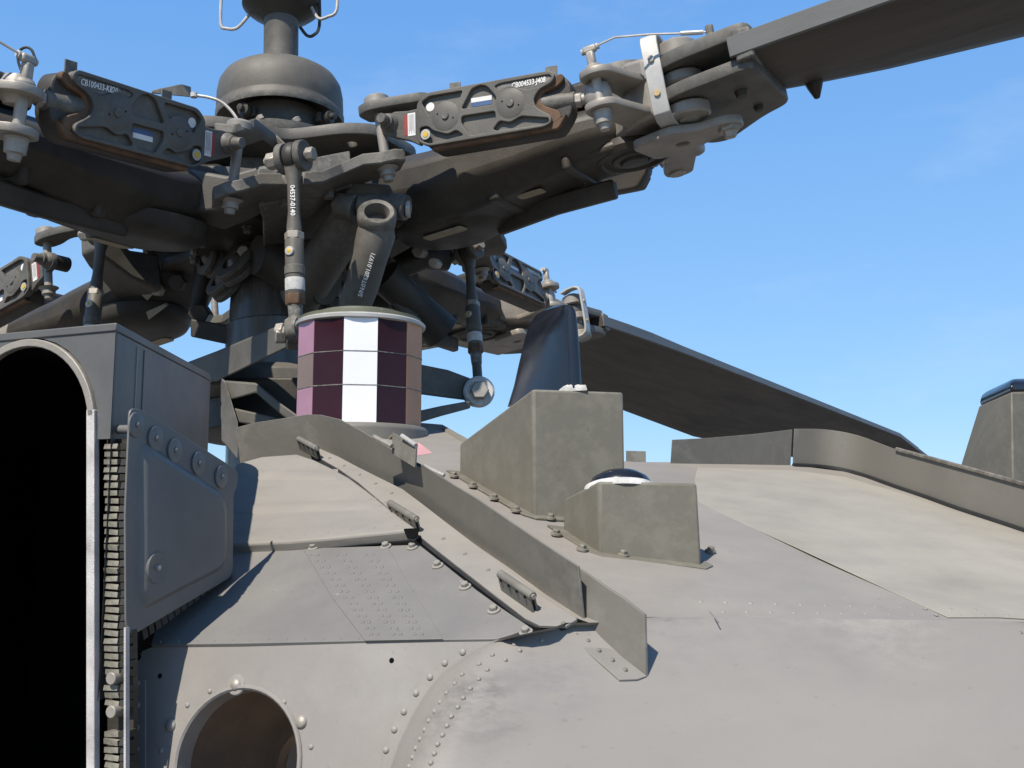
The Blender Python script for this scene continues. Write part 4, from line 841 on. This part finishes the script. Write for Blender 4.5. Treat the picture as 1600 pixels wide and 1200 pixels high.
        st = MB().loft([[Vector((1.030+dr, s*(a[0]+dt), a[1])), Vector((1.064+dr, s*(a[0]+dt), a[1])), Vector((1.064+dr, s*(c_[0]+dt), c_[1])), Vector((1.030+dr, s*(c_[0]+dt), c_[1]))] for a, c_ in zip(pth, inn)]).build('strap', 'alu', t, 0.0015, local=True)
        for z in (.055, -.015): MB().cyl((1.047+dr, s*(.172+dt), z), (1.047+dr, s*(.178+dt), z), .0065, seg=12).build('strap_screw', 'steel' if z > 0 else 'brass', st, local=True)
    # outboard lug under the link
    vs, fs = plate(rounded([(x_, y_*-ns) for x_, y_ in ((.96, -.12), (1.05, -.14), (1.10, -.105), (1.15, -.11), (1.18, -.085), (1.175, -.05), (1.13, -.04), (1.07, -.015), (.98, -.01))], .02, 4), [circle(1.05, .06*ns, .014, 14)], .018, .003)
    lg = MB().add(vs, fs, Matrix.Translation((0, 0, -.090))).build('outboard_lug', 'silver', t, local=True, sharp=40)
    MB().lathe([(0.0001, -.111), (.012, -.110), (.014, -.099), (.022, -.097), (.022, -.089)], Matrix.Translation((1.15, .076*ns, 0)), 6).build('lug_nut', 'steel', lg, local=True)
    # blade
    bl = newobj('blade', None, t); 
    rs = [(1.045, -.20, .13, .0, 0), (1.20, -.205, .055, .5, 0), (1.30, -.21, .10, .8, 0), (1.45, -.215, .155, 1, 0), (1.70, -.22, .215, 1, 0), (2.1, -.22, .28, 1, 0), (2.7, -.22, .31, 1, 0), (3.6, -.22, .315, 1, 0), (5.0, -.22, .315, 1, 0), (6.4, -.22, .315, 1, 0), (6.8, -.22, .31, 1, 0), (7.6, -.21, .31, .9, 0), (9.7, -.18, .30, .6, 0)]
    secs, edge = [], []
    bm2 = MB()
    for r, te, le, th, _ in rs[1:]:
        r += dr*max(0, 1-(r-1.2)/1.2)
        pa = pitch(r); zc = 0.012; ring = []
        prof = [(0, .022), (.05, .0245), (.3, .036), (.6, .045), (.82, .037), (.94, .02), (1.0, 0), (.94, -.016), (.82, -.026), (.6, -.030), (.3, -.026), (.05, -.0225), (0, -.021)]
        for q, z in prof:
            y = te + (le-te)*q; ring.append(Vector((r, y, zc - max(0, r-6.8)*.075 + z*(0.85 if r < 2 else 0.7) + math.tan(pa)*(y-te)) ))
        secs.append(ring)
    bpy.data.objects.remove(bl)
    bl = bm2.loft(secs).build('blade', 'blade', t, 0.002, local=True, sharp=30)
    # pale edge strip of the near edge
    es = MB().loft([[s_[0]+Vector((0, -.003, .001)), s_[0]+Vector((0, .006, .001)), s_[-1]+Vector((0, .006, -.001)), s_[-1]+Vector((0, -.003, -.001))] for s_ in secs[:-1]])
    es.build('edge_strip', 'blade_edge', bl, 0.0015, local=True)
    for z0, z1 in ((.030, .058), (-.034, -.008)):
        vs, fs = plate(rounded([(1.055, -.17), (1.10, -.185), (1.24, -.20), (1.26, .05), (1.20, .08), (1.10, .17), (1.055, .15)], .03, 4), [], z1-z0, .004)
        MB().add(vs, fs, Matrix.Translation((dr, 0, z0))).build('root_tang', 'rotor', bl, local=True, sharp=40)
    MB().loft([[Vector((1.21+dr, -.206, -.02)), Vector((1.21+dr, .05, -.02)), Vector((1.21+dr, .05, .045)), Vector((1.21+dr, -.206, .045))], [Vector((1.245+dr, -.209, -.018)), Vector((1.245+dr, .07, -.018)), Vector((1.245+dr, .07, .04)), Vector((1.245+dr, -.209, .04))]]).build('root_block', 'rotor', bl, 0.004, local=True)
    for x, y, z, r in ((1.19, -.10, -.047, .010), (1.20, .01, -.045, .008), (1.31, .055, -.022 + math.tan(pitch(1.3))*.25, .014)):
        MB().lathe([(0.0001, z-.022 if r > .012 else z), (r*.4, z-.02 if r > .012 else z), (r, z), (r*1.3, z+.012), (r*1.3, z+.04)], Matrix.Translation((x+dr, y, 0)), 10).build('root_stud', 'rotor_dark', bl, local=True)
    MB().lathe([(.012, .05), (.012, .066), (.008, .07), (.008, .086), (.0001, .087)], Matrix.Translation((1.165+dr, -.16, 0)), 8).build('root_stud', 'rotor', bl, local=True)
    return t
LABELS = ['rotor arm whose inscribed damper reads J408, its grey link strap lit by the sun', 'rotor arm whose inscribed damper reads K820', 'rotor arm and blade passing behind the black fin antenna down to the far fence', 'rotor arm reaching away behind the engine exhaust']
def pitch0(r): return math.radians(0.5)
def pitch2(r): return math.radians(0 - 15*max(0, min(1, (r-1.5)/1.9)))
def pitch1(r): return math.radians(0)
arms = [build_arm(0, LABELS[0], pitch0, 0), build_arm(1, LABELS[1], pitch1, 0), build_arm(2, LABELS[2], pitch2, 0), build_arm(3, LABELS[3], pitch1, 0)]

# ---- lag dampers
POCK = {
 'TL': [(.078, .030), (.095, .039), (.166, .040), (.152, .014), (.131, .022), (.110, .019), (.095, .0)],
 'TM': [(.165, .004), (.188, .040), (.205, .044), (.218, .040), (.237, .017), (.233, .004)],
 'TR': [(.236, .038), (.250, .042), (.346, .044), (.352, .038), (.330, .024), (.300, .0225), (.268, .036), (.247, .029)],
 'BL': [(.074, -.022), (.092, -.022), (.103, -.033), (.131, -.043), (.150, -.037), (.166, -.050), (.095, -.056), (.076, -.048)],
 'BM': [(.165, -.012), (.234, -.012), (.234, -.028), (.217, -.052), (.182, -.051), (.165, -.026)],
 'BR': [(.232, -.047), (.246, -.032), (.268, -.039), (.289, -.031), (.343, -.041), (.344, -.049), (.330, -.052), (.240, -.051)]}
OUT = [(.066, -.050), (.066, .030), (.086, .048), (.350, .052), (.361, .042), (.354, .028), (.327, .018), (.315, .001), (.319, -.015), (.334, -.027), (.350, -.037), (.351, -.050), (.336, -.057), (.090, -.062)]
EAR = [(.070, .022), (.040, .020), (.010, .0235), (-.016, .016), (-.0225, 0), (-.016, -.020), (.010, -.030), (.045, -.042), (.070, -.056)]
def grow(p, d=.0022):
    c = Vector((sum(q[0] for q in p)/len(p), sum(q[1] for q in p)/len(p)))
    return [tuple(Vector(q) + (Vector(q)-c).normalized()*d) for q in p]
def damper(name, label, k, pin, pout, side, inscription, style):
    a, b_ = ARM[k] @ pin, ARM[k] @ pout; x = (b_-a).normalized(); out_ = (ARM[k].to_3x3() @ Vector((0, side, 0))).normalized()
    z = ARM[k].to_3x3() @ Vector((0, 0, 1)); z = (z - x*z.dot(x)).normalized(); y = (out_ - x*out_.dot(x) - z*out_.dot(z)).normalized()
    # local plate space: (px, py, pz) = along, up, outward.  Right-handed frame needs a flip on one side
    fl_ = 1 if x.cross(z).dot(y) > 0 else -1
    m = Matrix(((x.x, z.x, y.x*fl_, a.x), (x.y, z.y, y.y*fl_, a.y), (x.z, z.z, y.z*fl_, a.z), (0, 0, 0, 1)))
    t = thing(name, label, 'damper', m, 'lead lag dampers on the rotor arms')
    F = Matrix.Diagonal((1, 1, fl_, 1))
    L0 = (b_-a).length; kx = L0/0.4345
    S = F @ Matrix.Diagonal((kx, 1, 1, 1))
    def P_(vs, fs, nm, mat, dz, parent=None, sharp=40): return MB().add(vs, fs, S @ Matrix.Translation((0, 0, dz))).build(nm, mat, parent or t, local=True, sharp=sharp)
    vs, fs = plate(rounded(OUT, .010, 3), [rounded(grow(p), .006, 3) for p in POCK.values()], .009, .0015)
    face = P_(vs, fs, 'ribbed_plate', 'rotor', .009)
    vs, fs = plate(rounded([(px*1.0, py*0.985) for px, py in OUT], .010, 3), [], .010, .001)
    P_(vs, fs, 'pocket_floor', 'rotor', -.0005, face)
    vs, fs = plate(rounded(EAR, .008, 3), [], .014, .002); P_(vs, fs, 'inner_ear', 'rotor', -.004)
    # body behind the plate and rear plate
    vs, fs = plate(rounded([(.075, -.052), (.075, .040), (.090, .046), (.372, .045), (.385, .028), (.388, -.028), (.362, -.066), (.10, -.072)], .012, 3), [], .040, .004)
    P_(vs, fs, 'damper_body', 'rotor_dark', -.041)
    vs, fs = plate(rounded([(.092, -.070), (.362, -.062), (.380, -.034), (.352, -.050), (.10, -.058)], .006, 2), [], .020, .002); P_(vs, fs, 'rust_edge', 'rust', -.010)
    vs, fs = plate(rounded([(.352, .030), (.360, .044), (.372, .046), (.376, .034), (.362, .022), (.332, .014), (.325, .0), (.332, -.012), (.362, -.026), (.370, -.040), (.352, -.052), (.345, -.036), (.318, -.018), (.314, .0), (.320, .018)], .006, 3), [], .013, .002)
    P_(vs, fs, 'notch_lining', 'rust', -.004)
    c = lambda p, q, r0, r1=None, seg=20: MB().cyl(S @ Vector(p), S @ Vector(q), r0, r1, seg)
    c((.325, -.004, -.012), (.392, -.004, -.014), .021, .017).build('rod_barrel', 'rotor', t, 0.002, local=True)
    c((.388, -.004, -.014), (.403, -.004, -.016), .015, .015, 6).build('lock_nut', 'steel', t, 0.0015, local=True)
    c((.400, -.003, -.016), (.4345, 0, -.018), .0105).build('rod', 'steel', t, local=True)
    MB().lathe([(.010, -.024), (.020, -.023), (.0255, -.013), (.0275, 0), (.0255, .013), (.020, .023), (.010, .024)], S @ Matrix.Translation((.4345, 0, -.018)) @ Matrix.Rotation(PI/2, 4, 'X'), 20).build('rod_end', 'steel', t, local=True, sharp=50)
    for (px, py) in ((.129, -.006), (.268, -.001)):
        MB().lathe([(.030, .014), (.030, .0182), (.029, .0188), (.008, .0188), (.0075, .0210), (.0065, .0220), (.0001, .0220)], S @ Matrix.Translation((px, py, 0)), 28).build('round_cap', 'rotor', face, local=True)
        for s in (-1, 1): MB().lathe([(.0018, .0186), (.0018, .0192), (.0001, .0192)], S @ Matrix.Translation((px+.017*s, py-.006*s, 0)), 8).build('cap_hole', 'soot', face, local=True)
    vs, fs = plate(circle(.0925, .0205, .0092, 18), [], .0006); P_(vs, fs, 'round_label', 'white', .0096)
    MB().lathe([(.0105, .0182), (.0105, .0192), (.0068, .0194), (.0066, .0192), (.0001, .0192)], S @ Matrix.Translation((.085, -.0375, 0)), 18).build('inspection_ring', 'alu', t, local=True)
    MB().lathe([(.0063, .0190), (.0060, .0202), (.0001, .0204)], S @ Matrix.Translation((.085, -.0375, 0)), 14).build('inspection_spot', 'yellow', t, local=True)
    ly = .0145 if style == 0 else -.0235
    w_, b2 = ((.182, ly+.001, .226, ly+.010), (.182, ly-.008, .226, ly+.001))
    if style: w_, b2 = ((.182, ly-.010, .226, ly-.001), (.182, ly-.001, .226, ly+.008))
    for (x0, y0, x1, y1), mt, nm in ((w_, 'white', 'white_label'), (b2, 'blue', 'blue_label')):
        MB().box((x0, y0, .0094), (x1, y1, .0101), S).build(nm, mt, t, local=True)
    MB().box((.034, -.031, .0102), (.042, .012, .0106), S).build('red_label', 'red', t, local=True)
    lb = MB().box((.042, -.033, .0102), (.059, .014, .0108), S).build('data_label', 'white', t, local=True)
    for i in range(5): MB().box((.0445+i*.0027, -.029 + (i % 2)*.006, .0108), (.0457+i*.0027, .011, .0110), S).build('print_line', 'grey_text', lb, local=True)
    # inner bolt
    MB().lathe([(.021, .009), (.020, .014), (.015, .020), (.015, .028), (.012, .029), (.0105, .046), (.0095, .048), (.0001, .048)], S @ Matrix.Translation((0, 0, 0)), 16).build('inner_bolt', 'rotor', t, local=True, sharp=30)
    c((0, 0, -.045), (0, 0, .010), .019).build('inner_bush', 'rotor_dark', t, 0.002, local=True)
    if inscription:
        vs, fs = plate(rounded(grow(POCK['TR'], .001), .006, 3), [], .0055, .0); P_(vs, fs, 'inscription_pad', 'rotor', .009)
        vs, fs = text(inscription, .0150, .0002, 0.15)
        # letters read left to right as seen from outside
        T_ = S @ Matrix.Translation((.305, .0348, .0152)) @ (Matrix.Diagonal((1, 1, 1, 1)) if fl_ > 0 else Matrix.Diagonal((-1, 1, 1, 1))) @ Matrix.Rotation(math.radians(1.5), 4, 'Z') @ Matrix.Diagonal((.74, 1, 1, 1))
        lines = MB().add(vs, fs, T_).build('chalk_inscription', 'white', t, local=True)
        if style == 1: pass
    # small tabs on the top edge
    for px in (.14, .345):
        MB().box((px-.012, .044, -.010), (px+.012, .070, -.007), S).build('top_tab', 'rotor', t, 0.001, local=True)
    return t
TO = 0.262
damper('lag_damper', 'damper block inscribed J408 on the rotor arm reaching over the deck', 0, hit(0, 612, 195, -TO-.02), hit(0, 930, 145, -.25), -1, 'CB004533-J408', 0)
dk = damper('lag_damper', 'damper block inscribed K820, with a pale wire arching from its inner end', 1, hit(1, 350, 225, TO+.02), hit(1, 38, 140, .25), 1, 'CB100433-K820', 1)
MB().tube([at(x, y, 2.06) for x, y in smooth([(303, 149), (325, 152), (345, 159), (360, 172), (370, 186), (373, 196)])], .0032, 8).build('arching_wire', 'wire', dk)
tb_ = MB().hexa([at(236, 146, 2.0), at(300, 152, 2.06), at(296, 150, 2.14), at(236, 144, 2.08)], [at(238, 141, 2.0), at(284, 131, 2.06), at(299, 135, 2.14), at(250, 138, 2.08)]).build('top_bracket', 'rotor', dk, .002)
MB().cyl(at(303, 145, 2.05), at(303, 152, 2.05), .007, seg=10).build('wire_nut', 'seal', tb_)
wy = (ARM[1] @ hit(1, 50, 95, .25)).y
MB().tube([at(x, y, wy) for x, y in smooth([(34, 112), (29, 98), (28, 86), (33, 77), (42, 74), (50, 79), (55, 92)])], .0022, 8).build('wire_loop', 'rubber', dk)
damper('lag_damper', 'damper block with rusty brown underside behind the black fin antenna', 2, hit(2, 738, 398, -TO-.02), hit(2, 862, 462, -.25), -1, 'CB004533-K120', 0)
damper('lag_damper', 'damper block cut by the corner above the engine exhaust', 3, hit(3, 80, 408, TO+.02), Vector((.945, .25, .0)), 1, None, 1)
damper('lag_damper', 'damper seen from below on the shaded side of the arm with damper J408', 0, Vector((.515, .282, .054)), Vector((.948, .25, -.007)), 1, None, 0)
damper('lag_damper', 'damper seen from below on the shaded side of the arm with damper K820', 1, Vector((.515, -.282, .054)), Vector((.948, -.25, -.007)), -1, None, 0)
damper('lag_damper', 'damper seen from below beside the copper facets of the jammer', 2, Vector((.515, .282, .054)), Vector((.948, .25, -.007)), 1, None, 0)

# ---- pitch links
def pitch_link(label, top, bot, ax_dir, group='pitch change links'):
    top, bot = Vector(top), Vector(bot); d = (bot-top); Ln = d.length; d.normalize(); ax_dir = (ax_dir - d*ax_dir.dot(d)).normalized(); cr = d.cross(ax_dir)
    t = thing('pitch_link', label, 'pitch link', basis(top, ax_dir, -d), group)
    def prof(p, mat, nm, par=None, seg=18, bev=0): return MB().lathe(p, axis(top, d), seg).build(nm, mat, par or t, bev)
    tb = MB().lathe([(.014, -.011), (.026, -.010), (.029, -.004), (.029, .004), (.026, .010), (.014, .011)], axis(top, ax_dir), 22).build('top_bearing', 'rotor_dark', t)
    for s in (-1, 1):
        MB().ring(top+ax_dir*s*.013, top+ax_dir*s*.027, .008, .030, 24).build('bearing_washer', 'rotor', tb, 0.002)
    MB().cyl(top-ax_dir*.060, top+ax_dir*.040, .009).build('bearing_bolt', 'steel', tb)
    MB().cyl(top-ax_dir*.055, top-ax_dir*.034, .017, seg=6).build('castle_nut', 'steel', tb, 0.002)
    MB().cyl(top+ax_dir*.030, top+ax_dir*.046, .014, seg=6).build('bolt_head', 'silver', tb, 0.002)
    prof([(.019, .018), (.012, .05), (.0115, .11), (.014, .135), (.0145, .150)], 'rotor', 'upper_rod')
    prof([(.019, .150), (.019, .164)], 'silver', 'upper_nut', None, 6, .0015)
    ba = prof([(.0165, .162), (.018, .167), (.018, .215), (.0195, .217), (.0195, .232), (.018, .234), (.018, .268), (.016, .272)], 'rotor', 'barrel')
    prof([(.0184, .240), (.0188, .242), (.0188, .262), (.0184, .264)], 'seal', 'paint_band', ba)
    prof([(.019, .270), (.0195, .288), (.017, .292)], 'rust', 'lower_nut', None, 6, .0015)
    prof([(.0145, .290), (.0125, .32), (.0115, Ln*.6), (.0115, Ln-.03), (.016, Ln-.016)], 'rotor', 'lower_rod')
    rr_ = -cr if cr.y > 0 else cr
    face = rr_ if rr_.y < 0 else -rr_
    MB().lathe([(.0095, -.002), (.0085, .003), (.0001, .004)], axis(top+d*.190+face*.0175, face), 14).build('inspection_spot', 'alu', ba)
    MB().lathe([(.0058, .003), (.0001, .0052)], axis(top+d*.190+face*.0175, face), 12).build('inspection_spot', 'yellow', ba)
    be = MB().lathe([(.010, -.012), (.024, -.011), (.026, 0), (.024, .011), (.010, .012)], axis(bot, ax_dir), 20).build('bottom_bearing', 'rotor', t)
    MB().cyl(bot-ax_dir*.034, bot+ax_dir*.030, .010).build('bearing_bolt', 'steel', be)
    MB().cyl(bot-ax_dir*.038, bot-ax_dir*.022, .017, seg=6).build('bolt_head', 'steel', be, 0.002)
    return t
def wp(k, x, y, t): return ARM[k] @ hit(k, x, y, t)
P1 = at(458, 246, 1.965); Q1 = at(462, 515, 1.955)
lk = pitch_link('pitch link with lettered rod and yellow inspection spot standing before the mast', P1, Q1, Vector((1, -0.35, 0.05)))
for s_, z0, ln in (('04537-0140', .085, .10),):
    vs, fs = text(s_, .0125, .0002); d = (Q1-P1).normalized(); rt_ = Vector((1, 0, 0)); rt_ = (rt_-d*rt_.dot(d)).normalized(); ou = rt_.cross(d)
    if ou.y > 0: ou = -ou
    m = Matrix(((d.x, rt_.x, ou.x, 0), (d.y, rt_.y, ou.y, 0), (d.z, rt_.z, ou.z, 0), (0, 0, 0, 1)))
    MB().add(vs, fs, Matrix.Translation(P1+d*.09+ou*.0125) @ m).build('chalk_inscription', 'white', lk)
P2 = at(160, 362, 2.42); Q2 = at(138, 560, 2.36)
pitch_link('pitch link with white paint streak disappearing behind the exhaust box', P2, Q2, Vector((1, -0.25, 0.1)))
P3 = at(732, 392, 2.62); Q3 = at(748, 613, 2.50)
pitch_link('dark pitch link beside the black fin antenna, bolted to the swashplate arm', P3, Q3, Vector((0.75, -0.65, 0.05)))
# polished strip by the hub
ps = MB().loft([[at(x, y-h, d), at(x, y+h, d), at(x, y+h, d+.02), at(x, y-h*1.1, d+.02)] for x, y, h, d in ((470, 279, 3, 2.2), (490, 276, 5, 2.2), (520, 274, 5, 2.22), (560, 268, 5, 2.25), (588, 263, 4, 2.27))]).build('polished_strip', 'alu', hub, 0.002)

# ---- scissors link
sc = thing('scissors_link', 'olive forked scissors link with two thick tubes above the jammer', 'scissors link', at(585, 320, 2.17))
D = 2.17
br = MB().hexa([at(536, 334, D), at(632, 340, D), at(626, 334, D+.09), at(545, 326, D+.09)], [at(541, 283, D-.005), at(609, 289, D-.005), at(608, 289, D+.09), at(545, 283, D+.09)]).build('clevis_block', 'rotor', sc, .005, seg=3)
for x0, x1 in ((528, 556), (612, 636)):
    a, b_ = at(x0, 321, D-.01), at(x1, 325, D-.02); MB().cyl(a, b_, .027, seg=24).build('clevis_lug', 'rotor', sc, .003)
MB().cyl(at(520, 319, D-.012), at(642, 327, D-.018), .011).build('clevis_bolt', 'steel', sc)
MB().cyl(at(522, 319, D-.012), at(534, 320, D-.012), .020, seg=6).build('castle_nut', 'steel', sc, .003)
MB().cyl(at(634, 327, D-.018), at(641, 327, D-.018), .019, seg=6).build('bolt_head', 'alu', sc, .002)
MB().cyl(at(560, 321, D-.012), at(610, 325, D-.018), .024, seg=24).build('cross_bush', 'rotor', sc, .003)
# near tube with an open eye on top
tp = [at(590, 342, D-.055), at(588, 364, D-.045), at(578, 400, D-.03), at(566, 445, D-.015), at(556, 470, D), at(552, 500, D+.02)]
MB().tube(tp, [.031, .040, .037, .035, .035, .032], 24).build('near_tube', 'rotor', sc, sharp=60)
eye = tp[0]; ed = (tp[0]-tp[1]).normalized()
MB().lathe([(.038, -.028), (.0405, -.01), (.040, .006), (.034, .012), (.026, .010), (.0225, .0), (.0225, -.02), (.0001, -.022)], axis(eye+Vector((0, -.012, .004)), (ed*0.45+Vector((.1, -.9, .2))).normalized()), 28).build('open_eye', 'rotor', sc, sharp=50)
MB().tube([at(552, 326, D+.03), at(535, 360, D+.07), at(510, 400, D+.14), at(486, 440, D+.22), at(470, 462, D+.27)], [.038, .046, .048, .048, .05], 24).build('far_tube', 'rotor', sc, sharp=60)
MB().tube([at(512, 440, D+.22), at(470, 430, D+.25), at(420, 402, D+.24), at(400, 398, D+.22)], [.055, .058, .052, .046], 20).build('cross_tube', 'rotor_dark', sc, sharp=60)
vs, fs = text('S/N:0T6201.01971', .0125, .0002)
d = (tp[2]-tp[4]).normalized(); ou = (ORG-tp[3]); ou = (ou-d*ou.dot(d)).normalized(); rt_ = d.cross(ou)
m = Matrix(((d.x, -rt_.x, ou.x, 0), (d.y, -rt_.y, ou.y, 0), (d.z, -rt_.z, ou.z, 0), (0, 0, 0, 1)))
MB().add(vs, fs, Matrix.Translation(tp[3]*.55+tp[2]*.45+ou*.0385+rt_*.004) @ m).build('chalk_inscription', 'white', sc)

# ---- swashplate with its arms
sw = thing('swashplate', 'olive swashplate arms round the mast foot behind the jammer', 'swashplate', HC + AX*-0.40)
SWM = axis(HC, AX)
MB().lathe([(.125, -.335), (.21, -.335), (.225, -.350), (.225, -.385), (.20, -.40), (.125, -.40)], SWM, 40).build('rotating_ring', 'rotor', sw, .003)
MB().lathe([(.125, -.40), (.19, -.40), (.19, -.47), (.125, -.48)], SWM, 40).build('fixed_ring', 'rotor_dark', sw, .003)
def beam(nm, mat, sec, bev=.004):
    return MB().loft([[at(x, y-h, dp), at(x+ .3*w, y+h, dp), at(x+.3*w, y+h, dp+w), at(x, y-h, dp+w)] for x, y, h, dp, w in sec]).build(nm, mat, sw, bev, seg=3)
beam('link_arm', 'rotor', [(285, 585, 16, 2.38, .08), (340, 572, 24, 2.25, .08), (400, 545, 22, 2.12, .075), (445, 525, 20, 2.02, .06), (462, 520, 16, 1.97, .05)])
beam('link_arm', 'rotor', [(640, 590, 24, 2.36, .08), (700, 600, 22, 2.40, .07), (740, 610, 17, 2.44, .05), (764, 618, 13, 2.47, .04)])
beam('lower_bracket', 'rotor', [(345, 612, 18, 2.2, .10), (400, 606, 8, 2.16, .08), (440, 640, 9, 2.12, .08), (480, 668, 9, 2.08, .08)])
beam('lower_bracket', 'rotor', [(345, 645, 12, 2.2, .10), (400, 655, 10, 2.16, .08), (470, 672, 10, 2.1, .08)])
beam('lower_bracket', 'rotor', [(346, 640, 50, 2.2, .10), (352, 645, 50, 2.19, .10), (372, 690, 30, 2.16, .10)])
beam('lower_bracket', 'rotor_dark', [(352, 640, 50, 2.30, .10), (470, 640, 50, 2.25, .10), (630, 650, 40, 2.3, .10)])
beam('box_rod', 'rotor_dark', [(298, 512, 14, 2.5, .05), (340, 520, 15, 2.5, .05), (385, 528, 16, 2.5, .05)])
beam('lower_bracket', 'rotor', [(640, 655, 10, 2.3, .08), (690, 642, 8, 2.34, .08), (735, 632, 6, 2.40, .06)])
MB().cyl(at(430, 522, 1.965), at(446, 522, 1.97), .019, seg=6).build('arm_bolt', 'steel', sw, .002)
MB().ring(at(446, 523, 1.97), at(462, 522, 1.975), .008, .029, 24).build('arm_eye', 'rotor', sw, .002)
MB().cyl(at(738, 613, 2.45), at(756, 613, 2.44), .034, seg=28).build('arm_eye', 'seal', sw, .003)
eyn = Vector((0.1, -1, 0.05)).normalized(); pe = at(748, 613, 2.43)
MB().lathe([(.036, 0), (.036, .012), (.031, .018), (.022, .017), (.0001, .017)], axis(pe, eyn), 28).build('sealed_washer', 'seal', sw)
MB().lathe([(.022, .016), (.022, .030), (.019, .034), (.0001, .034)], axis(pe, eyn), 6).build('hex_head', 'steel', sw, .001)
# servo links and bearings in the shade left of the mast
sv = thing('servo_linkage', 'dark servo links and bearings in shade left of the mast', 'linkage', at(300, 460, 2.7))
for (x, y), r, (dx, dy, dz), dp in (((372, 412), .058, (-.55, -.6, .55), 2.45), ((352, 440), .05, (-.6, -.6, .5), 2.5), ((330, 405), .045, (-.7, -.6, .2), 2.55), ((520, 455), .06, (.5, -.7, .4), 2.5), ((640, 470), .05, (.4, -.8, .3), 2.6)):
    m = axis(at(x, y, dp), Vector((dx, dy, dz)))
    b_ = MB().lathe([(r*.45, -.02), (r, -.02), (r, -.006), (r*.85, -.004), (r*.85, .002), (r, .004), (r, .016), (r*.55, .018), (r*.5, .004), (r*.45, -.02)], m, 28).build('bearing_race', 'rotor', sv, .002)
    MB().lathe([(r*.4, -.022), (r*.42, .012), (r*.2, .024), (.0001, .025)], m, 18).build('bearing_core', 'mast', b_)
for pts, r in (([(340, 385, 2.6), (318, 430, 2.62), (308, 485, 2.6)], (.032, .026, .022)), ([(205, 490, 2.75), (225, 465, 2.72), (250, 445, 2.7)], (.03, .026, .028)), ([(285, 400, 2.7), (262, 450, 2.75), (235, 500, 2.8)], (.04, .035, .03)), ([(400, 395, 2.5), (372, 385, 2.55), (340, 380, 2.62)], (.035, .04, .04)), ([(600, 430, 2.55), (640, 470, 2.6), (690, 520, 2.65)], (.045, .04, .05)), ([(620, 420, 2.6), (660, 400, 2.62), (700, 405, 2.65)], (.03, .035, .03))):
    MB().tube([at(*p) for p in pts], list(r), 14).build('servo_link', 'rotor_dark', sv, sharp=60)
for x, y, dp, r in ((310, 490, 2.57, .026), (245, 452, 2.66, .018), (275, 440, 2.66, .022), (226, 500, 2.72, .018), (652, 392, 2.55, .016), (380, 392, 2.45, .015), (676, 410, 2.5, .013)):
    MB().cyl(at(x, y, dp-.03), at(x+8, y+3, dp+.04), r, seg=6).build('linkage_bolt', 'steel' if r < .02 else 'rotor_dark', sv, .003)
for q4 in (((228, 488), (258, 475), (262, 478), (232, 500)), ((218, 458), (240, 440), (246, 452), (230, 470))):
    MB().sheet([at(x, y, 2.64) for x, y in q4], Vector((0, .01, .006))).build('tan_patch', 'tan', sv, .001)
